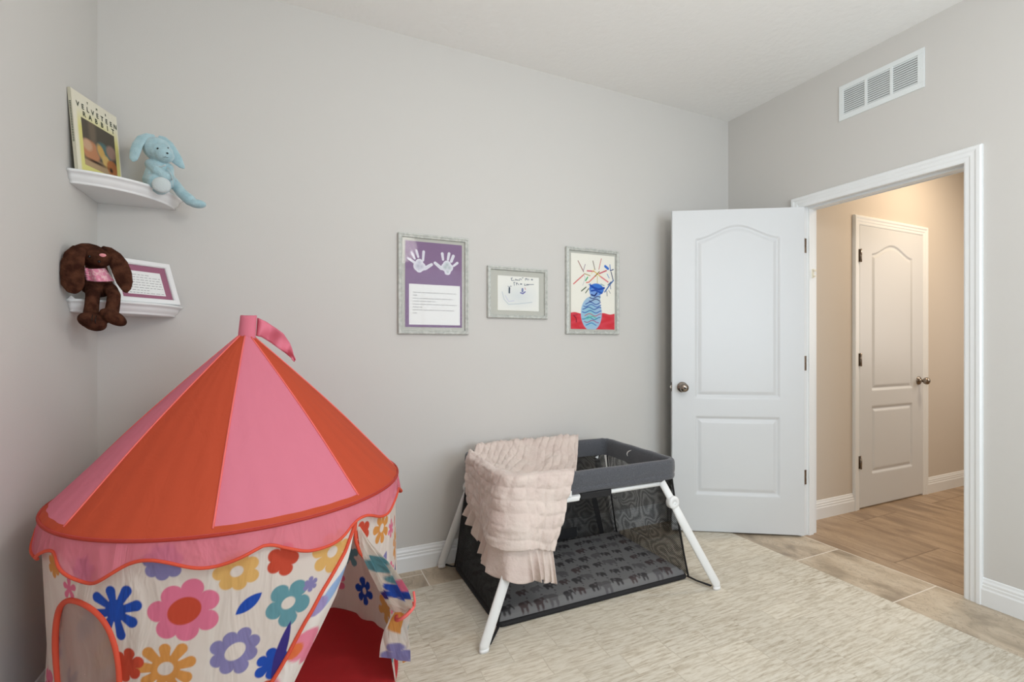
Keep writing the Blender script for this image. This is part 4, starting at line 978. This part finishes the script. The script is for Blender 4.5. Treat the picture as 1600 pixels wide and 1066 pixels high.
# 3: vase painting
t = picture('framed_picture', 'tall silver framed child\'s painting of a blue vase of flowers on red', 1.486, 1.876, 1.250, 1.780, .021, M['pewter'])
px0, px1, pz0, pz1 = 1.523, 1.846, 1.281, 1.745; w, h = px1-px0, pz1-pz0; cv = conv(62, 605, 30, 75, 1022, 1008, w, h)
def vase(u, v):
    c = np.ones(u.shape+(3,))*np.array(lin(234, 232, 222)[:3]); k = w/543
    def ln(pts, r, rgb, m=1.0):
        nonlocal c; c = over(c, mk(d_line(u, v, [cv(*p) for p in pts], r*k*.78), .0022)*m, rgb)
    top = h*.215 + .004*np.sin(u*60)
    tint = .5+.5*np.sin(u*50+3*np.sin(v*70)); c = over(c, np.clip((top - v)/.002, 0, 1), (206, 50, 62)); c = over(c, np.clip((top - v)/.002, 0, 1)*tint*.35, (224, 90, 108))
    ln([(100,850),(125,880),(128,930)], 7, (130, 30, 50)); ln([(90,845),(140,835)], 5, (150, 40, 60))
    X, Y_ = cv(312, 815); d = d_ell(u, v, X, Y_, 130*k, 178*k)
    for (x, y, r) in ((355,640,66),(362,590,64)): A = cv(x, y); d = np.minimum(d, d_circ(u, v, A[0], A[1], r*k))
    c = over(c, mk(d, .003), (158, 190, 216)); A = cv(290, 840); c = over(c, mk(d_ell(u, v, A[0], A[1], 80*k, 110*k), .03)*.4, (130, 200, 200))
    body = np.clip(-d/.002, 0, 1)
    A = cv(375, 500); c = over(c, mk(d_ell(u, v, A[0], A[1], 92*k, 62*k), .003), (60, 120, 206)); A = cv(350, 540); c = over(c, mk(d_ell(u, v, A[0], A[1], 62*k, 45*k), .004), (120, 160, 218))
    ln([(300,450),(340,480),(400,500),(470,480)], 15, (28, 76, 170)); ln([(310,520),(360,510),(400,530),(440,545)], 12, (34, 80, 170)); ln([(310,570),(350,585),(380,545)], 10, (30, 46, 110))
    for (y, rgb, ph, x0_, x1_) in ((605,(60,62,120),0,290,420),(640,(60,66,120),1,285,420),(680,(52,84,160),2,240,425),(712,(70,110,180),.5,215,430),(745,(52,84,160),1.5,205,430),(790,(60,100,176),.3,200,435),(830,(180,110,130),2.1,230,430),(875,(60,130,170),1.1,200,420),(915,(160,90,140),.2,225,400),(950,(60,130,190),1.7,245,370),(865,(90,180,160),.9,240,370)):
        xs = np.linspace(x0_, x1_, 15); ln([(x, y + 15*math.sin((x-x0_)/22+ph)) for x in xs], 6.5, rgb, .9)
    RD, GN, DG = (206, 104, 104), (140, 190, 110), (92, 104, 82)
    for pts, r, rgb in (([(95,435),(220,310)],8,RD),([(148,135),(215,275)],6,(150,96,92)),([(235,180),(210,270)],5,(150,130,150)),([(225,300),(295,325)],6,(170,150,90)),([(220,310),(235,360),(205,450)],4,(190,190,200)),
        ([(265,345),(240,390)],9,(70,170,120)),([(260,262),(345,268)],9,(206,90,110)),([(330,135),(355,245)],6,(120,104,92)),([(435,105),(405,240)],6,(196,120,120)),([(410,295),(500,255)],9,(200,84,100)),([(385,300),(280,410),(250,415)],8,(214,120,104)),
        ([(420,330),(520,400)],10,(220,124,130)),([(350,270),(420,330)],7,(214,190,80)),([(360,330),(410,270)],7,(150,120,40)),([(385,330),(385,420)],5,(200,190,120)),([(190,525),(245,475)],8,DG),([(240,548),(275,495)],7,DG),([(310,300),(345,240)],4,(226,214,120)),
        ([(485,200),(520,230)],18,(50,110,200)),([(545,180),(550,250)],6,(60,110,190)),([(550,255),(590,240)],7,(40,60,110)),([(560,270),(585,370)],7,(40,56,100)),([(510,300),(535,350)],6,(110,150,200)),([(590,380),(540,440),(500,500),(480,530)],9,(70,110,170)),([(520,440),(560,400)],6,(40,60,110)),
        ([(505,520),(510,580)],5,(70,90,110)),([(530,510),(550,545)],4,(90,110,120)),([(550,440),(555,490)],5,(60,90,140)),([(470,450),(430,430)],7,(120,170,170)),([(300,430),(280,440)],6,(110,150,200))):
        ln(pts, r, rgb, .92)
    return c
sheet('painting_sheet', M['print'], t, (px0, YB-.0085, pz0), UX, UZ, w, h, .0016, vase, label='child\'s painting of a striped vase on a red table')
glass(t, 1.486, 1.876, 1.250, 1.780, .021)

# ------------------------------------------------------------------ corner shelves
def corner_shelf(z, label):
    R = .295; th_ = .046; b = MB()
    pf = [(0, 0), (0, -.006), (-.004, -.010), (-.010, -.012), (-.014, -.020), (-.018, -.030), (-.026, -.036), (-.028, -.040), (-.028, -.046)]
    n = 40; rows = []
    for a, dz in pf:
        rows.append([(XL + .0005 + (R+a)*math.cos(w), YB - .0005 - (R+a)*math.sin(w), z+dz) for w in np.linspace(0, PI/2, n)])
    b.grid(np.array(rows)); k = len(pf)
    c0 = len(b.v); b.v += [(XL+.0005, YB-.0005, z), (XL+.0005, YB-.0005, z-th_)]
    for i in range(n-1):
        b.f.append((c0, i+1, i)); b.m.append(0); b.s.append(False); b.f.append((c0+1, (k-1)*n+i, (k-1)*n+i+1)); b.m.append(0); b.s.append(False)
    for i in (0, n-1): b.f.append(tuple([c0] + [j*n+i for j in range(k)] + [c0+1])); b.m.append(0); b.s.append(False)
    return b.build('corner_shelf', M['white'], base=(XL+.1, YB-.1, z), label=label, cat='shelf')
corner_shelf(1.815, 'upper white quarter-round corner shelf holding the book and the pale blue rabbit')
corner_shelf(1.348, 'lower white quarter-round corner shelf holding the brown rabbit and the white frame')

# ------------------------------------------------------------------ book
BO = Vector((-.716, 2.217, 1.8165)); BU = Vector((.063, .250, .012)).normalized(); BV0 = Vector((-.018, -.0085, .2755)).normalized()
BN = BU.cross(BV0).normalized(); BW, BH = .258, .290
bk = empty('picture_book', BO, 'tall cream and yellow picture book leaning on the wall on the upper corner shelf', 'book')
def bookpt(u, v, d=0): return BO + BU*u + BV0*v + BN*d
def pbox(b, u0, u1, v0, v1, d0, d1, mi=0):
    P = [bookpt(u, v, d) for d in (d0, d1) for u, v in ((u0,v0),(u1,v0),(u1,v1),(u0,v1))]
    b.add(P, [(0,3,2,1),(4,5,6,7),(0,1,5,4),(1,2,6,5),(2,3,7,6),(3,0,4,7)], mi)
b = MB(); pbox(b, .001, BW-.002, .001, BH-.001, -.0085, -.001); b.build('pages', M['pages'], bk)
b = MB(); pbox(b, 0, BW, 0, BH, -.010, -.0085); pbox(b, 0, BW, 0, BH, -.001, -.0002); pbox(b, -.0012, 0, 0, BH, -.010, -.0002)
b.build('cover', M['bookc'], bk)
def cover(u, v):
    s_, t = u/BW, v/BH
    c = np.ones(u.shape+(3,))*np.array(lin(222, 218, 200)[:3])
    m = np.clip((.80 - t + .06*np.sin(s_*3))/.25, 0, 1)*np.clip((s_-.06)/.04, 0, 1)*np.clip((.985 - s_)/.02, 0, 1)
    c = over(c, m, (216, 210, 132))
    x0, x1, y0, y1 = .155, .895, .105, .705
    def inside(e=0): return np.clip(np.minimum(np.minimum(s_-x0-e, x1-e-s_), np.minimum(t-y0-e, y1-e-t))/.006, 0, 1)
    I = inside(); c = over(c, I, (86, 80, 70)); q = (s_-x0)/(x1-x0); r = (t-y0)/(y1-y0)
    def blob(x, y, a, b_, rgb, soft=.06, th=0., k=1.):
        nonlocal c; c = over(c, I*k*mk(d_ell(q, r, x, y, a, b_, th)/soft*1.0, 1.0), rgb)
    blob(.3, .85, .10, .4, (112, 100, 86), .1); blob(.5, .05, .8, .16, (176, 150, 118), .08)
    blob(.22, .36, .26, .22, (186, 130, 96)); blob(.12, .46, .14, .12, (196, 160, 132)); blob(.62, .46, .24, .20, (84, 112, 112), .06, -.5); blob(.85, .55, .16, .15, (152, 124, 112))
    blob(.52, .45, .10, .16, (204, 164, 96), .05, .5); blob(.66, .28, .12, .14, (210, 176, 110), .05, .4); blob(.84, .20, .17, .17, (176, 112, 68), .05); blob(.80, .14, .05, .05, (60, 40, 30), .05); blob(.34, .16, .3, .03, (60, 44, 36), .04)
    return c
sheet('front_picture', M['print'], bk, bookpt(0, 0, .0002), BU, BV0, BW, BH, .0016, cover, label='cover with a dark painted picture on yellow')
def letters(word, s0, s1, t, size):
    n = len(word)
    for i, ch in enumerate(word):
        b = MB(); text_mesh(b, ch, bookpt(BW*(s0 + (s1-s0)*i/(n-1)), BH*t, .0004), BU, BV0, size, N=BN, bold=.0006, center=True)
        b.build('title_letter', M['inkd'], bk, fix=False)
letters('VELVETEEN', .11, .94, .815, .026); letters('RABBIT', .23, .87, .728, .026); letters('THE', .32, .72, .915, .011)
b = MB()
for i in range(26): b.add([bookpt(-.0013, .10+i*.0056, -.008), bookpt(-.0013, .10+i*.0056, -.002), bookpt(-.0013, .103+i*.0056, -.002), bookpt(-.0013, .103+i*.0056, -.008)], [(0,1,2,3)])
b.build('spine_lettering', M['inkd'], bk, fix=False)

# ------------------------------------------------------------------ plush toys
def plush(name, b, m, parent, voxel=.0028, **kw):
    o = b.build(name, m, parent, **kw)
    r = o.modifiers.new('r', 'REMESH'); r.mode = 'VOXEL'; r.voxel_size = voxel; r.use_smooth_shade = True
    s = o.modifiers.new('s', 'SMOOTH'); s.factor = .6; s.iterations = 5
    return o
def limb(b, pts, rads, n=12, flat=1.0):
    """capsule chain with round ends"""
    pts = [Vector(p) for p in pts]
    if flat == 1.0:
        for p, r in zip(pts, rads): b.ell(p, r, n=12)
    b.tube(pts, list(rads), n, flat=flat)
def zr_(x, y): return at(x, y, 2.33)
br = empty('plush_rabbit', (-.52, 2.36, 1.815), 'pale blue plush rabbit sitting on the upper corner shelf with one leg dangling', 'stuffed toy')
K = 1/388.0
b = MB()
b.ell(at(245.7, 233.5, 2.335), (.050, .046, .047)); b.ell(at(257, 242, 2.305), (.034, .034, .030)); b.ell(at(252, 238, 2.32), (.042, .04, .038))
limb(b, [at(249.5, 256, 2.345), at(247, 272, 2.35), at(246, 285, 2.352)], [.034, .045, .050])
limb(b, [at(235.5, 257, 2.335), at(246, 267, 2.305), at(259, 276, 2.300)], [.021, .020, .019])
limb(b, [at(264, 262, 2.345), at(266, 276, 2.315)], [.017, .015])
limb(b, [at(234.5, 281, 2.345), at(243, 284, 2.315)], [.027, .030])
limb(b, [at(264, 278, 2.375), at(275, 290, 2.372), at(284, 302, 2.355), at(297, 313, 2.345)], [.022, .020, .021, .023]); b.ell(at(308, 318.5, 2.34), (.034, .024, .018))
body = plush('body', b, M['bluefur'], br)
def ear(b, pts, ws, thick, facing):
    """flat floppy ear: centre line, half widths"""
    pts = [Vector(p) for p in pts]; n = len(pts); F = Vector(facing).normalized(); rows = []
    for i, p in enumerate(pts):
        t = (pts[min(i+1, n-1)] - pts[max(i-1, 0)]).normalized(); a = t.cross(F).normalized(); f = a.cross(t).normalized()
        rows.append([p + a*ws[i]*math.cos(w) + f*thick*math.sin(w)*(.3+.7*min(1, ws[i]/max(ws))) for w in np.linspace(0, 2*PI, 17)[:-1]])
    b.grid(np.array([[tuple(q) for q in r] for r in rows]), wrap=True); b.f += [tuple(range(16))[::-1], tuple(range((n-1)*16, n*16))]; b.m += [0, 0]; b.s += [True, True]
cf_ = (-.25, -1, .1)
b = MB(); ear(b, [at(242,215,2.335), at(232,212.5,2.325), at(222,216,2.31), at(215,226,2.30), at(211,238,2.295), at(208.5,249,2.295), at(208,253,2.295)], [.012, .015, .019, .020, .020, .015, .004], .007, cf_); plush('ear', b, M['bluefur'], br, .0022)
b = MB(); ear(b, [at(247,214.5,2.345), at(255,218,2.345), at(263,227,2.335), at(270,239,2.33), at(277,251,2.33), at(285,260.5,2.33), at(288.5,263.5,2.33)], [.010, .015, .020, .022, .021, .011, .003], .007, cf_); plush('ear', b, M['bluefur'], br, .0022)
b = MB(); b.ell(at(252.5, 289, 2.288), (.033, .014, .032)); plush('foot_sole', b, M['bluesole'], br, label='pale grey sole of the raised foot')
MB().ell(at(246.7, 232.5, 2.281), .0045, n=12).build('eye', M['eye'], br); MB().ell(at(262.5, 231.5, 2.291), .0030, n=12).build('eye', M['eye'], br)
b = MB(); nc = at(261.5, 239.5, 2.274); b.ell(nc, (.0042, .003, .0032)); b.build('nose', M['eye'], br)
b = MB(); mc = at(259, 245.5, 2.274); b.tube([mc + Vector((-.010, 0, -.001)), mc + Vector((-.006, -.002, -.0035)), mc + Vector((0, -.003, .000)), mc + Vector((.004, -.002, -.0025)), mc + Vector((.008, 0, .000))], .0007, 6); b.build('mouth', M['eye'], br)
b = MB(); b.tube([at(236+1.6*i, 251.5+1.5*i-.09*i*i+3, 2.312-.002*i) for i in range(15)], [.004]*15, 6, flat=.4); b.tube([at(261,262,2.290), at(267,271,2.292), at(270,281,2.296), at(270.5,293,2.302)], .003, 6, flat=.4); b.tube([at(262,262,2.285), at(270,268,2.285), at(275,284,2.29)], .0022, 6, flat=.4)
b.build('ribbon', M['bluesole'], br, label='pale satin ribbon')

bw = empty('plush_rabbit', (-.68, 2.26, 1.348), 'chocolate brown plush rabbit in a pink bib, legs hanging off the lower corner shelf', 'stuffed toy')
b = MB(); RT = Matrix.Rotation(.35, 3, 'Y')
b.ell(at(143.5, 399.5, 2.225), (.058, .050, .042), RT); b.ell(at(158, 404.5, 2.195), (.032, .034, .028), RT); b.ell(at(151, 402, 2.21), (.045, .044, .036), RT)
limb(b, [at(151, 424, 2.245), at(153, 446, 2.255)], [.036, .047]); b.ell(at(154, 452, 2.245), (.050, .040, .028))
limb(b, [at(145, 452, 2.22), at(145, 463, 2.192), at(143.5, 478, 2.185), at(142, 492, 2.182)], [.023, .021, .021, .023])
limb(b, [at(172, 452, 2.225), at(178, 462, 2.197), at(177, 474, 2.190), at(175, 486, 2.185)], [.023, .021, .021, .022])
b.ell(at(143.5, 501, 2.165), (.042, .036, .030), Matrix.Rotation(.35, 3, 'Y')); b.ell(at(148, 506, 2.155), (.036, .030, .026), Matrix.Rotation(.3, 3, 'Y'))
b.ell(at(177, 496, 2.165), (.046, .036, .024), Matrix.Rotation(.62, 3, 'Y'))
plush('body', b, M['brownfur'], bw, .003)
b = MB(); ear(b, [at(133,389,2.19), at(124,390,2.17), at(117,398,2.155), at(113.5,412,2.15), at(113,428,2.15), at(114,444,2.15), at(117,455,2.15), at(119,459,2.15)], [.014, .024, .030, .034, .035, .034, .022, .006], .010, (.0, -1, 0)); plush('ear', b, M['brownfur'], bw, .0028)
b = MB(); ear(b, [at(158,389,2.225), at(168,393,2.215), at(178,402,2.20), at(186,414,2.19), at(191.5,428,2.185), at(195,442,2.185), at(197,452,2.185), at(196.5,458,2.185)], [.014, .020, .026, .029, .029, .025, .016, .005], .010, (.1, -1, 0)); plush('ear', b, M['brownfur'], bw, .0028)
# bib
rows = []
for i in range(12):
    t = i/11; l = Vector((131 + 6*t, 419 + 20*t)); r = Vector((163 + 15*t, 419.5 + 20*t)); row = []
    for j in range(20):
        s_ = j/19; row.append(tuple(at(l.x*(1-s_)+r.x*s_, l.y*(1-s_)+r.y*s_ + 1.2*math.sin(s_*PI), 2.243 - .052*math.sin(PI*(.1+.8*s_))**.7 - .003*math.sin(s_*20)*t - .004*t)))
    rows.append(row)
b = MB(); b.grid(np.array(rows)); o = b.build('bib', M['bib'], bw, fix=False, label='pink printed cotton bib'); sm = o.modifiers.new('s', 'SOLIDIFY'); sm.thickness = .003
b = MB(); rows = []
for i in range(26):
    t = i/25; p = at(131 + 5*t + 1.4*math.sin(i*1.3), 418 + 20*t, 2.20 - .006*math.cos(i*1.3)); q = at(137 + 4*t, 419 + 19*t, 2.197); rows.append([tuple(p), tuple((p+q)/2 + Vector((0, -.006, 0))), tuple(q)])
b.grid(np.array(rows)); o = b.build('bib_frill', M['bib'], bw, fix=False, label='pink gathered frill'); sm = o.modifiers.new('s', 'SOLIDIFY'); sm.thickness = .002
MB().ell(at(140, 401, 2.170), .0052, n=12).build('eye', M['eye'], bw); MB().ell(at(155, 409, 2.163), .0045, n=12).build('eye', M['eye'], bw)
MB().ell(at(160.5, 399, 2.166), (.0105, .005, .0065), n=12).build('nose', M['pinknose'], bw)
for c_ in ((143.5, 500.5, 2.1285), (149, 502, 2.126)):
    p = at(*c_); MB().tube([p + Vector((.001, .004, .020)), p + Vector((0, -.001, .002)), p + Vector((0, .004, -.016))], .0011, 6).build('toe_stitch', M['eye'], bw)
b = MB(); q = [at(104.5, 467.5, 2.206), at(118, 467.5, 2.206), at(111, 462, 2.21)]; b.add([*q, *[p + Vector((0, .004, 0)) for p in q]], [(0,1,2),(5,4,3),(0,3,4,1),(1,4,5,2),(2,5,3,0)]); b.build('sewn_tag', M['paper'], bw, label='folded white sewn-in tag')

# ------------------------------------------------------------------ white frame on the lower shelf
FO = Vector((-.622, 2.302, 1.3535)); FU = Vector((.170, .153, 0)).normalized(); FV = Vector((-.050, .045, .178)).normalized(); FN = FU.cross(FV).normalized(); FW, FH = .230, .190
if FN.y > 0: FN = -FN
pfm = empty('photo_frame', FO, 'white frame with a plum mat round a printed card on the lower corner shelf', 'photo frame')
def fpt(u, v, d=0): return FO + FU*u + FV*v + FN*d
bwid = .021; pf = [(0, -.012), (0, .002), (.003, .004), (bwid-.004, .004), (bwid, .000), (bwid, -.012)]
b = MB(); vs_ = []
for k in range(4):
    for a, d in pf: vs_.append(fpt([a, FW-a, FW-a, a][k], [a, a, FH-a, FH-a][k], d))
n = len(pf); b.add(vs_, [(k*n+j, k*n+(j+1) % n, ((k+1) % 4)*n+(j+1) % n, ((k+1) % 4)*n+j) for k in range(4) for j in range(n)]); b.build('frame', M['whitef'], pfm)
def fbox(u0, u1, v0, v1, d0, d1):
    b = MB(); P = [fpt(u, v, d) for d in (d0, d1) for u, v in ((u0,v0),(u1,v0),(u1,v1),(u0,v1))]
    return b.add(P, [(0,3,2,1),(4,5,6,7),(0,1,5,4),(1,2,6,5),(2,3,7,6),(3,0,4,7)])
fbox(bwid-.003, FW-bwid+.003, bwid-.003, FH-bwid+.003, -.010, -.0075).build('mat_board', M['plum'], pfm)
b = fbox(bwid+.024, FW-bwid-.024, bwid+.018, FH-bwid-.026, -.0075, -.0070); rnd = random.Random(4)
for i in range(8):
    v0 = bwid + .024 + i*.0115; u0 = bwid + .030
    while u0 < FW-bwid-.034 - (.05 if i in (1, 7) else 0):
        wl = rnd.uniform(.006, .018); wl = min(wl, FW-bwid-.030-u0)
        b.add([fpt(u0, v0, -.0068), fpt(u0+wl, v0, -.0068), fpt(u0+wl, v0+.0016, -.0068), fpt(u0, v0+.0016, -.0068)], [(0,1,2,3)], 1); u0 += wl + .004
b.build('card', [M['paper'], M['ink']], pfm, fix=False, label='white card with small grey lines of type')
fbox(bwid-.001, FW-bwid+.001, bwid-.001, FH-bwid+.001, -.0045, -.0037).build('glass', M['glass'], pfm)
